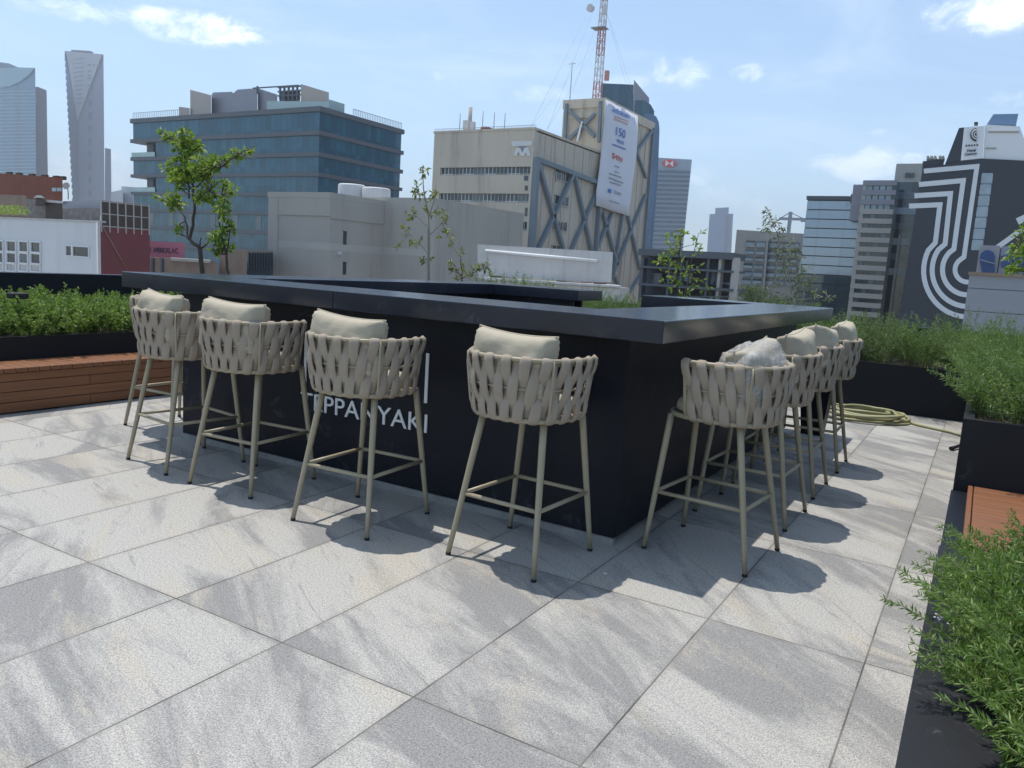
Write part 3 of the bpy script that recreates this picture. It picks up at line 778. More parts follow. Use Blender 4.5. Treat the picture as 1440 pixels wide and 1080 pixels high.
tree('thin_tree', 'thin pale trunked sparse tree before the concrete office', 6.8, (601, 392),
     [([(770, 1000), (770, 700)], .028, .02), ([(770, 700), (750, 600), (745, 500)], .014, .004), ([(770, 720), (800, 620), (805, 570)], .011, .003), ([(768, 760), (700, 690)], .008, .003), ([(768, 800), (850, 720), (880, 700)], .008, .003), ([(770, 880), (700, 800), (650, 770)], .007, .003), ([(760, 640), (700, 570)], .006, .003), ([(772, 930), (740, 890)], .006, .003)],
     [(745, 525, 40, 24), (700, 570, 36, 20), (690, 690, 36, 20), (805, 610, 36, 20), (740, 630, 50, 26), (840, 700, 40, 24), (660, 770, 34, 16), (700, 820, 40, 20), (850, 790, 36, 20), (640, 850, 22, 8), (755, 895, 30, 16), (880, 830, 26, 10), (790, 690, 40, 18)],
     'sparse_leaf', 'pale_bark', .085, .034, .45, 1, 1.2, (360, 80, 3.176))
tree('thin_tree', 'nearly bare little tree beside the white roof wall', 6.9, (655, 394),
     [([(920, 1010), (915, 900)], .012, .007), ([(918, 980), (880, 920)], .007, .003), ([(918, 990), (980, 960), (1050, 925)], .008, .003), ([(925, 1000), (900, 960)], .005, .003)],
     [(870, 920, 44, 18), (890, 985, 36, 16), (960, 965, 36, 20), (1040, 930, 30, 22), (920, 890, 40, 12), (1005, 945, 20, 10)],
     'sparse_leaf', 'bark', .085, .034, .45, 1, 1.2, (360, 80, 3.176))
tree('young_tree', 'bright yellow green young tree with two upright stems above the bar corner', 6.8, (950, 418),
     [([(190, 720), (185, 640), (195, 560), (205, 470)], .014, .004), ([(215, 715), (232, 610), (265, 480)], .011, .003), ([(190, 640), (130, 590)], .006, .003)],
     [(170, 515, 50, 60), (205, 485, 42, 50), (130, 585, 40, 45), (150, 650, 44, 45), (180, 600, 40, 35), (180, 690, 36, 35), (265, 500, 32, 28), (235, 590, 45, 45), (262, 640, 40, 40), (225, 680, 44, 40), (255, 550, 30, 22), (150, 550, 40, 40), (285, 690, 30, 20)],
     'yellow_leaf', 'bark', .072, .03, .45, 1, .6, (880, 140, 2.5714))
tree('olive_tree', 'sparse silvery olive tree before the mirrored office block', 6.85, (1112, 432),
     [([(600, 740), (590, 640), (560, 520), (510, 390)], .014, .003), ([(620, 735), (620, 600), (605, 490)], .010, .003), ([(640, 740), (650, 640)], .006, .003), ([(610, 730), (690, 715), (735, 715)], .005, .002)],
     [(508, 405, 24, 18), (520, 450, 40, 40), (545, 480, 40, 40), (590, 530, 46, 40), (560, 575, 42, 34), (610, 600, 46, 44), (625, 680, 46, 44), (590, 650, 44, 36), (650, 640, 36, 30), (690, 715, 32, 24), (735, 722, 22, 16), (540, 680, 36, 22), (620, 540, 36, 30)],
     'olive_leaf', 'pale_bark', .07, .019, .45, 1, 1.1, (880, 140, 2.5714))
tree('young_tree', 'leafy tree reaching in from the right edge above the grey block', 7.1, (1455, 440),
     [([(1478, 760), (1470, 640), (1460, 520)], .016, .006), ([(1472, 640), (1400, 600)], .006, .003), ([(1466, 560), (1420, 480)], .006, .003)],
     [(1405, 560, 34, 40), (1440, 480, 36, 45), (1392, 610, 28, 26), (1436, 545, 40, 50), (1470, 520, 40, 50), (1480, 600, 40, 40), (1430, 605, 30, 20)],
     'tree_leaf', 'bark', .08, .032, .45, 1, 1.2, (880, 140, 2.5714))

# ------------------------------------------------------------------ the city beyond
def bld(name, label, cat, x, y): return empty(name, (x, y, GZ), label, cat)
def rect(p0x, p0y, p1x, p1y, Y):                 # x0,x1,z0,z1 on a plane Y
    mx, my = (p0x+p1x)/2, (p0y+p1y)/2
    return F(p0x, my, Y).x, F(p1x, my, Y).x, F(mx, p1y, Y).z, F(mx, p0y, Y).z
def rbx(mb, px, Y0, Y1, zb=None):
    x0, x1, z0, z1 = rect(*px, Y0); mb.box((x0, Y0, z0 if zb is None else zb), (x1, Y1, z1)); return mb
def poly(mb, pts, Y0, Y1):                       # outline on a plane Y0, pushed back along the camera's sight line
    P = [F(x, y, Y0) for x, y in pts]; c = sum(P, Vector())/len(P)-CAMP; k = (Y1-Y0)/c.y
    return mb.prism(P, (c.x*k, Y1-Y0, 0))
def xrect(mb, px, X, t):                         # panel on a wall that faces +X
    a = G(px[0], (px[1]+px[3])/2, X); b_ = G(px[2], (px[1]+px[3])/2, X)
    z1 = G((px[0]+px[2])/2, px[1], X).z; z0 = G((px[0]+px[2])/2, px[3], X).z
    mb.box((X-.3, a.y, z0), (X+t, b_.y, z1)); return mb

# blue glass office block
Y = 120.0; xa = F(187, 165, Y).x; xb = F(450, 150, Y).x; YB = 146.5
e = bld('glass_office', 'wide blue glass office block with dark floor bands and open corner loggias', 'office building', xb, Y)
slabs = [(31.5, 30.5), (26.65, 25.8), (22.35, 21.5), (18.2, 17.45), (14.0, 13.3), (9.9, 9.2), (5.8, 5.1), (1.7, 1.0), (-2.4, -3.1), (-6.5, -7.2)]
xo = F(219, 210, Y).x
for i, (z1, z0) in enumerate(slabs):
    MB().box((xa-.5, Y-.5, z0), (xb+.5, YB+.5, z1)).build('floor_slab', 'slab_grey', e)
    if i+1 < len(slabs):
        x0 = xo if i in (1, 3) else xa
        MB().box((x0, Y, slabs[i+1][0]+.004), (xb, YB, z0-.004)).build('glass_storey', 'blue_glass', e)
        if i in (1, 3):
            for yy in (Y+2, YB-5):
                MB().box((F(196, 210, Y).x, yy, slabs[i+1][0]+.002), (F(205, 210, Y).x, yy+2, z0-.002)).build('column', 'slab_grey', e)
            MB().box((xa-.3, Y-.3, slabs[i+1][0]+.002), (xo-.01, Y-.22, slabs[i+1][0]+1.1)).build('balustrade', 'pale_green_glass', e)
for k in range(16):
    x = xa+2.5+k*3.8
    if k % 4 != 2: MB().box((x, Y-.06, 6.0), (x+1.7, Y-.003, 9.0)).build('pane', 'window_mid', e)
m = MB()
for k in range(90): x = xa+.4+k*(xb-xa-.8)/89; m.box((x-.05, Y-.2, 30.52), (x+.05, Y-.05, 31.45)) if False else None
MB().box((xa-.3, Y-1, GZ), (xb+.2, YB, -7.3)).build('base_storeys', 'dark_glass', e)
def roofpart(nm, pts, y0, y1, mt): poly(MB(), pts, y0, y1).build(nm, mt, e)
roofpart('roof_wall', [(267.5, 126), (297, 134), (297, 160), (267.5, 163)], 124, 134, 'panel_tan')
roofpart('roof_wall', [(251.5, 150), (267, 152), (267, 163), (251.5, 164)], 123.5, 134, 'panel_tan')
roofpart('plant_room', [(297.5, 133), (300, 130), (326, 129), (328, 131), (334, 126), (360, 124), (362, 128), (362, 156), (297.5, 159)], 126, 140, 'panel_violet')
roofpart('plant_room', [(362.5, 124), (390, 133), (390, 152), (362.5, 155)], 127, 138, 'panel_violet')
roofpart('roof_wall', [(423, 118), (462.5, 130), (462.5, 150), (423, 150)], 124, 133, 'panel_tan')
m = MB()
for x in (394, 400, 406, 412, 418): m.beam(F(x, 122, 124), F(x, 141, 124), .35)
for y in (122, 128, 134): m.beam(F(391, y+1, 124), F(423, y-1, 124), .3)
m.beam(F(356, 124, 124), F(420, 120, 124), .25); m.beam(F(362, 121, 124), F(362, 132, 124), .3)
m.build('roof_frame', 'slab_grey', e)
roofpart('louvre_wall', [(393, 129), (422, 126), (422, 141), (393, 143)], 125, 130, 'window_dark')
roofpart('glass_screen', [(375, 142), (463, 143), (463, 151), (375, 154)], 121.5, 121.7, 'pale_green_glass')
m = MB(); xs = xb+.2
xrect(m, (462, 143, 484, 157), xb-.4, .1); m.build('glass_screen', 'pale_green_glass', e)
m = MB()
for k in range(26):
    x = xa+(F(252, 160, Y).x-xa)*k/25; m.box((x-.04, Y, 31.5), (x+.04, Y+.08, 33.0))
m.box((xa, Y, 32.9), (F(252, 160, Y).x, Y+.1, 33)); m.build('roof_railing', 'pale_green_glass', e); m = MB()
for k in range(30):
    y = Y+10+(YB-Y-10)*k/29; m.box((xb-.1, y-.04, 31.5), (xb, y+.04, 33.0))
m.box((xb-.1, Y+10, 32.9), (xb, YB, 33))
m.build('roof_railing', 'pale_green_glass', e)

# grey windowless block
Y = 55.0; xa = F(379, 271, Y).x; xb = F(465, 272, Y).x; zt = F(430, 272, Y).z; y2 = G(540, 286, xb).y
e = bld('concrete_block', 'low grey blank walled concrete building with slit windows', 'building', xb, Y)
MB().box((xa, Y, GZ), (xb, y2, zt)).build('wall', 'concrete_grey', e)
xc = F(612, 281, y2).x; z2 = F(575, 278, y2).z
MB().box((xa+3, y2+.004, GZ), (xc, y2+18, z2)).build('wall', 'concrete_grey', e)
m = MB(); m.box((xa-.12, Y-.14, zt-.45), (xb+.12, y2, zt+.12)); m.box((xa, Y-.12, GZ), (xa+1.4, Y, zt-.46)); m.box((xa+1.45, Y-.12, F(430, 303, Y).z), (xb+.1, Y-.003, zt-.46))
m.box((xb+.003, Y, F(430, 303, Y).z-.2), (xb+.12, y2-.05, zt-.46)); m.build('cornice', 'concrete_grey', e)
m = MB(); za, zb_ = F(430, 350, Y).z, F(430, 340, Y).z
m.box((xa+1.41, Y-.02, za), (xb+.02, y2-.02, zb_)); m.box((xb+.05, y2-.02, za), (xc, y2+.003, zb_)); m.build('pale_band', 'concrete_light', e)
for q in ((482.5, 325, 487, 344), (482, 368, 486.5, 386)):
    m = MB(); xrect(m, q, xb, .05); w = m.build('slit_window', 'window_dark', e)
    m = MB(); xrect(m, (q[0]-.8, q[1]-1.5, q[2]+1, q[1]-.3), xb, .12); m.build('lintel', 'concrete_light', w)
m = MB(); xrect(m, (474, 353, 478, 358), xb, .25); m.build('wall_lamp', 'tank_white', e)
m = MB(); pts = [F(384+i*4.2, 283-4*abs(math.sin(i*1.15)), Y-.05) for i in range(16)]; m.tube(pts, .03, 5); m.build('cable', 'wire_grey', e)
for q in ((467, 257, 496, 275, 65.5), (500, 262, 531, 281, 66.5)):
    x0, x1, z0, z1 = rect(*q); r = (x1-x0)/2
    t = MB(); t.lathe(((x0+x1)/2, q[4]+r, z2-.02), [(r, 0), (r, (z1-z2)*.9), (r*.98, (z1-z2)*.95), (r*.9, (z1-z2)), (.02, z1-z2+.12)], 28)
    tag(t.build('water_tank', 'tank_white'), 'round white rooftop water tank, %s of the pair on the grey blank block' % ('taller and left' if q[0] < 480 else 'lower and right'), 'water tank', 'water tanks on the grey block')

# tan concrete office with steel braces and stair tower
Y = 90.0; xa = F(611, 186, Y).x; xb = F(752, 182, Y).x; zt = F(680, 185, Y).z; yt = G(846, 200, xb).y; ye = G(919, 165, xb).y
e = bld('concrete_office', 'weathered tan concrete office with ribbon windows, steel cross braces and a taller stair tower', 'office building', xb, Y)
zz = [F(680, y, Y).z for y in (235, 246, 272, 284, 310, 322, 347, 358)]
fl_z = zz+[zz[7]-2.6, zz[7]-3.5, zz[7]-6.2, zz[7]-7.1]
MB().box((xa, Y+.6, GZ), (xb, yt, zt-.2)).build('wall', 'concrete_tan', e)
edges = [zt]+fl_z+[GZ]
m = MB()
for k in range(0, len(edges), 2): m.box((xa, Y, edges[k+1]), (xb, Y+.597, edges[k]))
x0w, x1w = F(618, 260, Y).x, F(744.5, 260, Y).x
for k in range(1, len(edges)-1, 2):
    m.box((xa, Y+.002, edges[k+1]+.002), (x0w, Y+.597, edges[k]-.002)); m.box((x1w, Y+.002, edges[k+1]+.002), (xb, Y+.597, edges[k]-.002))
m.build('front_spandrels', 'concrete_tan', e)
rnd = random.Random(4)
for r_ in range(6):
    z1, z0 = fl_z[2*r_], fl_z[2*r_+1]; nW = 8
    for c_ in range(nW):
        a = x0w+(x1w-x0w)*c_/nW; b_ = x0w+(x1w-x0w)*(c_+1)/nW
        w = MB().box((a, Y+.42, z0+.003), (b_, Y+.59, z1-.003)).build('window', rnd.choice(['window_dark', 'window_dark', 'window_mid']) if not (r_ == 2 and c_ < 5) else 'window_pale', e)
        f = MB()
        for q in range(3): f.box((a+(b_-a)*q/3-.045, Y+.34, z0+.004), (a+(b_-a)*q/3+.045, Y+.415, z1-.004))
        f.box((a, Y+.335, z0+.1), (b_, Y+.41, z0+.2)); f.build('frame', 'concrete_light' if c_ % 2 else 'white_frame', w)
MB().box((xa-.1, Y-.1, zt+.002), (xb+.1, yt, zt+.3)).build('parapet', 'concrete_tan', e)
m = MB()
for k in range(44): x = xa+(xb-xa)*k/43; m.tube([(x, Y+.1, zt+.3), (x+.15, Y+.1, zt+.62)], .03, 4)
m.tube([(xa, Y+.1, zt+.6), (xb, Y+.1, zt+.6)], .03, 4); m.build('roof_fence', 'wire_grey', e)
for q in ((781, 241, 801, 256), (779, 276, 799, 290), (777, 312, 797, 325), (775, 346, 793, 358)):
    m = MB(); xrect(m, q, xb, .05); w = m.build('side_window', 'window_dark', e)
    m = MB(); xrect(m, (q[0], q[3]-1.6, q[2], q[3]), xb, .14)
    for k in (0, .33, .66, .96): xrect(m, (q[0]+(q[2]-q[0])*k, q[1], q[0]+(q[2]-q[0])*k+.8, q[3]), xb, .12)
    m.build('frame', 'concrete_light', w)
xt = F(795.5, 142, yt).x; zT = G(848, 139, xb).z
MB().box((xt, yt+.002, GZ), (xb, ye, zT)).build('stair_tower', 'concrete_tan', e)
m = MB(); m.box((xt-.3, yt-.3, zT-1.1), (xb+.3, ye+.2, zT+.25)); m.box((xt-.15, yt-.25, zt), (xt+.9, yt, zT-1.11)); m.box((xb-.9, yt-.25, zt), (xb+.15, yt, zT-1.11)); m.box((xt+.91, yt-.2, zT-2.6), (xb-.91, yt, zT-1.7)); m.build('tower_frame', 'concrete_tan', e)
m = MB()
for k in range(1, 8):
    y = yt+(ye-yt)*k/8; m.box((xb+.003, y-.06, GZ), (xb+.08, y+.06, zT-1.2))
for k in range(1, 7):
    y = Y+(yt-Y)*k/7; m.box((xb+.003, y-.05, GZ), (xb+.07, y+.05, zt-.3))
m.build('wall_joints', 'concrete_light', e)
def gz(a): return G(a[0], a[1], xb+.35)
bl = [((755, 222), (747, 352), .75), ((755, 224), (846, 259), .6), ((757, 230), (792, 350), .55), ((807, 243), (757, 350), .55), ((808, 245), (832, 354), .5), ((843, 262), (803, 352), .5), ((846, 258), (838, 354), .55),
      ((848, 300), (868, 372), .5), ((861, 300), (838, 352), .5), ((917, 184), (895, 213), .45), ((895, 213), (909, 250), .4), ((908, 274), (862, 385), .5), ((883, 303), (900, 379), .45), ((905, 380), (880, 420), .45), ((862, 383), (870, 402), .45), ((896, 170), (862, 390), .4), ((919, 180), (902, 400), .4)]
for a, b_, w in bl: MB().beam(gz(a), gz(b_), w).build('steel_brace', 'steel_brace', e)
yf = yt-.45
for a, b_ in (((800, 155), (836, 192)), ((837, 160), (800, 196)), ((819, 172), (812, 196)), ((797, 146), (794, 205)), ((845, 142), (842, 200))):
    MB().beam(F(*a, yf), F(*b_, yf), .45).build('steel_brace', 'steel_brace', e)
MB().beam(F(819, 171, yf-.1), F(812, 198, yf-.1), .3).build('white_pipe', 'white_frame', e)
# emblem: bar over a notched letter
m = MB()
poly(m, [(719, 198.5), (748.5, 198), (748, 204.5), (719.5, 206)], Y-.12, Y-.003)
poly(m, [(722, 218.5), (726, 208), (731.5, 208), (734.5, 214.5), (738, 207.5), (743.5, 207.5), (746.5, 219), (742.5, 219.5), (739.5, 214), (736.5, 219.5), (733, 219.5), (729, 213.5), (726.5, 219)], Y-.12, Y-.003)
m.build('emblem', 'white_paint', e)
m = MB(); rbx(m, (729, 206.2, 739, 214, ), Y-.1, Y-.004); m.build('emblem', 'banner_grey', e)
for q in ((737, 247, 742.5, 254), (738, 261, 742, 268), (738, 292, 741.5, 304)): rbx(MB(), q, Y-.05, Y-.003).build('vent', 'window_dark', e)
# rooftop kit on the tan office: each stands on the roof
def mast(px, y0, y1, yy, r, lab, nm='antenna'):
    a, b_ = F(px, y1, yy), F(px, y0, yy); a.z = min(a.z, zt+.31)
    m = MB(); m.tube([a, (a.x, yy, b_.z)], r, 6)
    tag(m.build(nm, 'wire_grey'), lab, 'antenna', 'whip antennas on the tan office roof')
for px, y0, yy in ((646, 160, 92), (678, 156, 92.5), (694, 158, 93), (709, 159, 92)): mast(px, y0, 186, yy, .06, 'thin whip antenna standing on the flat roof of the tan office')
e2 = empty('cell_antenna', F(659, 185, 93), 'white panel phone antenna cluster on a thick pole at the left of the tan roof', 'antenna')
m = MB(); a = F(660, 186, 93); b_ = F(660, 151, 93); m.tube([(a.x, 93, zt+.3), (a.x, 93, b_.z)], .28, 10); m.build('pole', 'concrete_light', e2)
for q in ((651, 169, 658, 182), (661, 171, 666, 182)): rbx(MB(), q, 92.2, 92.7).build('panel_antenna', 'tank_white', e2)
for q in ((676, 178, 684, 187), (686, 181, 693, 187)):
    m = MB(); rbx(m, q, 92.5, 94, zt+.3); tag(m.build('chimney', 'brick_red'), 'small reddish chimney box on the tan roof, %s one' % ('taller' if q[0] < 680 else 'lower'), 'chimney', 'chimneys on the tan roof')

# banner hung down the tower side
XB = xb+.75
def gb(x, y): return G(x, y, XB)
e = empty('advert_banner', gb(840, 290), 'tall white advertising banner with blue and red print hanging on the tan tower', 'banner')
rows = [(851, 140, 896, 163), (849, 165, 896, 190), (846, 200, 894, 222), (842, 240, 889, 262), (838.5, 268, 886, 288), (838, 289, 884, 304)]
vs = []; n = 12
for i, q in enumerate(rows):
    for k in range(n+1):
        p = gb(q[0]+(q[2]-q[0])*k/n, q[1]+(q[3]-q[1])*k/n); vs.append((p.x+.10*math.sin(k*1.1+i)*.6+.05, p.y, p.z))
m = MB(); fs = [(i*(n+1)+k, i*(n+1)+k+1, (i+1)*(n+1)+k+1, (i+1)*(n+1)+k) for i in range(len(rows)-1) for k in range(n)]
m.add(vs, fs, True); o = m.build('cloth', 'banner_cloth', e)
sol = o.modifiers.new('thick', 'SOLIDIFY'); sol.thickness = .04; sol.offset = -1
XT = XB+.22
def btext(nm, s, mt, p0, p1, h):
    a = G(*p0, XT); b_ = G(*p1, XT); ux = (b_-a)
    return text(nm, s, mt, e, a, ux, (0, 0, 1), ux.length, h, .0, .03)
pm = lambda px: px*abs(G(860, 200, XT).z-G(860, 201, XT).z)
btext('lettering', 'infinitum', 'banner_blue', (861.5, 157), (885, 167), pm(7))
btext('lettering', '150', 'banner_blue', (866.5, 190), (879, 195), pm(12.5))
btext('lettering', 'MEGAS', 'banner_blue', (867.5, 200), (877, 203.5), pm(5))
btext('lettering', '$499', 'banner_red', (861, 223), (875, 231), pm(9.5))
btext('lettering', 'TELMEX', 'banner_grey', (862.3, 271), (873.5, 275.5), pm(4))
def bline(p0, p1, w, mt):
    a, b_ = G(*p0, XT), G(*p1, XT); m = MB(); rr = random.Random(int(p0[1]*7)); t = 0
    while t < 1:
        d = rr.uniform(.10, .24); q0, q1 = a.lerp(b_, t), a.lerp(b_, min(1, t+d)); m.beam(q0, q1, .04, pm(w)); t += d+.045
    m.build('fine_print', mt, e)
bline((865, 163.5), (884, 171), 1.3, 'banner_orange'); bline((864.5, 167), (883, 175), 1.6, 'banner_orange'); bline((862, 203), (880, 210), 2.0, 'banner_blue'); bline((864.5, 233), (871, 235.5), 1.2, 'banner_grey')
bline((864, 241), (870.5, 243), 1, 'banner_grey'); bline((857, 244), (874, 249.5), 1.4, 'banner_grey'); bline((856.5, 250), (876.5, 257.5), 1.6, 'banner_grey'); bline((858, 256), (873.5, 261), 1.4, 'banner_grey'); bline((857, 282), (871.5, 286.5), 1.0, 'banner_grey')
m = MB(); a = G(855, 270.5, XT); m.box((XT, a.y, a.z), (XT+.05, a.y+1.1*abs(G(859, 270, XT).y-a.y), a.z+pm(5.5))); m.build('logo_square', 'banner_blue', e)

# lattice mast on the tower
yM = yt+7; xM = F(839.5, 138, yM).x; e = empty('lattice_mast', (xM, yM, zT+.25), 'tall red and white lattice radio mast on the tan tower roof', 'radio mast')
top_z = F(849, -40, yM).z; hw = .55
z = zT+.25; k = 0; sec = 0
while z < top_z:
    m = MB()
    for _ in range(4):
        w0 = hw*(1-.35*(z-zT)/(top_z-zT)); c = [(xM-w0, yM-w0), (xM+w0, yM-w0), (xM+w0, yM+w0), (xM-w0, yM+w0)]
        for i in range(4):
            a, b_ = c[i], c[(i+1) % 4]
            m.beam((*a, z), (*a, z+1.05), .13); m.beam((*a, z), (*b_, z), .07)
            m.beam((*(a if k % 2 else b_), z), (*(b_ if k % 2 else a), z+1.05), .06)
        z += 1.05; k += 1
    m.build('lattice_section', 'mast_red' if sec % 2 == 0 else 'mast_white', e); sec += 1
m = MB(); q = F(836, 15, yM); m.tube([(q.x, yM-.9, q.z), (q.x-.1, yM-1.6, q.z)], [.5, .62], 14); m.build('dish', 'tank_white', e)
m = MB(); q = F(853.5, 15, yM); m.box((q.x-.3, yM-.8, q.z-.7), (q.x+.3, yM-.5, q.z+.7)); m.build('panel_antenna', 'tank_white', e)
m = MB(); q = F(843.5, 40, yM); m.box((q.x-1.2, yM-.9, q.z-.06), (q.x+1.2, yM+.9, q.z+.06)); m.build('platform', 'wire_grey', e)
m = MB(); q = F(848, 105, yM); m.box((q.x+.5, yM-.5, q.z-1.0), (q.x+1.1, yM+.1, q.z+.5)); m.build('antenna_box', 'mast_red', e)
for (px, py, yy, hz) in ((770, 175, 92, 0), (745, 180, 91, 0), (800, 142, yt+2, 1), (905, 150, ye-1, 1), (895, 160, ye-3, 1)):
    q = F(px, py, yy)
    for zz_ in ((top_z*.98, top_z*.80) if px < 800 else (top_z*.9,)):
        MB().tube([(xM, yM, zz_), (q.x if px < 800 else min(q.x, xb), yy, zt+.3 if not hz else zT+.3)], .014, 4).build('guy_wire', 'wire_grey', e)
m = MB(); q = F(805, 87, yt+3); m.tube([(q.x, yt+3, zT+.2), (q.x, yt+3, q.z)], .07, 6); m.tube([(q.x-.6, yt+3, q.z-.3), (q.x+.6, yt+3, q.z-.3)], .05, 5)
tag(m.build('antenna', 'wire_grey'), 'slim aerial with a short crossbar at the left of the tan tower roof', 'antenna')

# glass building behind the tower
Y = 165
e = bld('glass_building', 'slate blue glass building with slanted fin rising behind the tan tower', 'office building', F(880, 200, Y).x, Y)
poly(MB(), [(845, 117), (891, 119), (889, 400), (835, 400)], Y, Y+20).build('glass_wall', 'slate_glass', e)
poly(MB(), [(891.5, 112), (913, 138), (912, 168), (890.5, 168)], Y-3, Y-.5).build('slanted_fin', 'panel_violet', e)
poly(MB(), [(893, 141), (906, 141), (915, 147), (920, 156), (919.5, 168), (892, 168)], Y-6, Y-3.2).build('glass_box', 'slate_glass', e)
m = MB(); ptz = [(905, 160), (917, 160), (923, 164), (926.5, 172), (927.5, 182), (925, 250), (912, 420), (885, 420), (896, 250)]
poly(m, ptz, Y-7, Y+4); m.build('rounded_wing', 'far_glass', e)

# bank tower
Y = 450
e = bld('bank_tower', 'pale banded office tower with a red and white hexagon emblem near its top', 'tower', F(945, 300, Y).x, Y)
poly(MB(), [(914, 221), (973, 224.5), (951, 440), (898, 440)], Y, Y+45).build('wall', 'tower_band', e)
for k in range(26):
    y = 239+k*6.4; dx = (y-222)*.1
    if y > 400: break
    m = MB(); poly(m, [(913.5-dx, y), (972.2-dx, y+1.5), (971.9-dx, y+4.6), (913.2-dx, y+3.2)], Y-.6, Y-.01); m.build('window_band', 'tower_strip', e)
m = MB(); poly(m, [(930.5, 229.2), (936, 224.6), (947, 225.2), (952, 230.3), (946.6, 235), (935.5, 234.2)], Y-1.2, Y-.02); m.build('emblem', 'logo_red', e)
m = MB(); poly(m, [(936.1, 224.9), (941.2, 229.8), (935.6, 234)], Y-1.6, Y-1.21); poly(m, [(946.9, 225.5), (946.6, 234.7), (941.4, 229.9)], Y-1.6, Y-1.21); m.build('emblem', 'stripe_white', e)
# far slab tower
Y = 1400
e = bld('far_tower', 'distant hazy blue tower with a smaller crown block, alone on the skyline', 'tower', F(1012, 340, Y).x, Y)
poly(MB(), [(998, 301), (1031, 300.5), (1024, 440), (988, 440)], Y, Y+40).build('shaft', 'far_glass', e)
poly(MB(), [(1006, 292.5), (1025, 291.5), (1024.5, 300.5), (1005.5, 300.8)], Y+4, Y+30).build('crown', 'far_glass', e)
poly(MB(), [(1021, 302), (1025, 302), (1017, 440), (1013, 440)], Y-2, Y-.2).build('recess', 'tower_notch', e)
# dark balcony building
Y = 62
e = bld('balcony_building', 'low dark building with open balconies and pale corner pillar beyond the bar', 'building', F(960, 400, Y).x, Y)
rbx(MB(), (900, 356, 1026, 430), Y+2.2, Y+4, GZ).build('back_wall', 'hotel_black', e)
for y0, y1 in ((352.5, 362), (377, 380), (402, 405.5), (426, 430)):
    m = MB(); rbx(m, (897, y0, 1031, y1), Y, Y+3.9); m.build('floor_slab', 'slab_grey', e)
for x0, x1, mt in ((899, 903, 'slab_grey'), (938, 941, 'slab_grey'), (955, 957, 'slab_grey'), (992, 995, 'slab_grey'), (1008, 1012, 'concrete_grey'), (1027, 1034, 'concrete_light')):
    m = MB(); rbx(m, (x0, 362, x1, 430), Y+.2, Y+1.1, GZ); m.build('pillar', mt, e)
for q, mt in (((944, 383, 952, 394), 'window_pale'), ((961, 384, 972, 396), 'window_pale'), ((996, 381, 1006, 400), 'panel_violet'), ((1003, 396.5, 1023, 400), 'box_leaf'), ((948, 366, 968, 375), 'window_mid'), ((997, 405, 1022, 411), 'window_mid'), ((915, 384, 930, 400), 'window_mid')):
    m = MB(); rbx(m, q, Y+1.6, Y+2.19); m.build('curtain' if mt != 'box_leaf' else 'awning', mt if mt != 'box_leaf' else 'mural_grey', e)
m = MB()
for k in range(34): x = 905+k*3.5; m.beam(F(x, 417, Y-.05), F(x-.6, 426, Y-.05), .05)
m.beam(F(903, 417, Y-.05), F(1026, 417, Y-.05), .08); m.build('railing', 'slab_grey', e)
# beige mid-rise
Y = 130
e = bld('beige_block', 'plain beige mid rise with a grid of wide windows', 'building', F(1080, 360, Y).x, Y)
poly(MB(), [(1036, 323), (1136, 329), (1122, 440), (1025, 440)], Y, Y+25).build('wall', 'concrete_light', e)
for r_, (y0, y1) in enumerate(((338, 347), (350.5, 357), (360, 366.5), (370, 377), (380, 388), (391, 399))):
    for c_, (x0, x1) in enumerate(((1049.5, 1062), (1064.5, 1077), (1082, 1094), (1097, 1109), (1112, 1124))):
        dx = -(y0-338)*.11; yy = c_*.6
        m = MB(); poly(m, [(x0+dx, y0+yy), (x1+dx, y0+yy+.6), (x1+dx-.7, y1+yy+.6), (x0+dx-.7, y1+yy)], Y-.25, Y-.01)
        w = m.build('window', 'window_mid' if (r_+c_) % 3 else 'window_dark', e)
        m = MB(); poly(m, [(x0+dx-.3, y0+yy+3), (x1+dx-.3, y0+yy+3.6), (x1+dx-.7, y1+yy+.6), (x0+dx-.7, y1+yy)], Y-.4, Y-.26); m.build('railing', 'window_pale', w)
m = MB(); poly(m, [(1078, 335), (1081, 335), (1072, 440), (1069, 440)], Y-1.2, Y-.01); m.build('pilaster', 'concrete_light', e)
# crane
Y = 420; e = empty('tower_crane', F(1110, 330, Y), 'distant grey tower crane above the beige block', 'crane')
a = F(1112, 298, Y); m = MB(); m.beam((a.x, Y, GZ), (a.x, Y, a.z), 1.6); m.build('mast', 'crane_paint', e)
m = MB(); m.beam(F(1096, 307.5, Y), F(1134, 308.5, Y), 1.3); m.beam(F(1111, 299, Y), F(1097, 307, Y), .4); m.beam(F(1112, 299, Y), F(1130, 307.5, Y), .4); m.build('jib', 'crane_paint', e)
m = MB(); m.box((F(1127, 308, Y).x, Y-1.5, F(1127, 312, Y).z), (F(1132, 308, Y).x, Y+1.5, F(1127, 307, Y).z)); m.build('counterweight', 'crane_paint', e)

# mirrored panel block
Y = 110; xa, xb = F(1136, 278, Y).x, F(1214, 280, Y).x; zt = F(1175, 279, Y).z
e = bld('mirror_office', 'flat mirror glass office block with thin horizontal joints', 'office building', xa, Y)
MB().box((xa, Y+.35, GZ), (xb, Y+18, zt)).build('core', 'slab_grey', e)
MB().box((xa-.15, Y-.1, zt-.2), (xb+.1, Y+18, zt+.3)).build('roof_edge', 'slab_grey', e)
y = 283; zl = zt-.22; k = 0
while zl > F(1175, 448, Y).z:
    z0 = zl-1.22*1.0; m = MB().box((xa, Y, z0), (xb, Y+.345, zl-.13)); m.build('glass_row', 'mirror_glass' if k < 7 or (k == 7) else 'tree_reflection_glass', e); zl = z0; k += 1
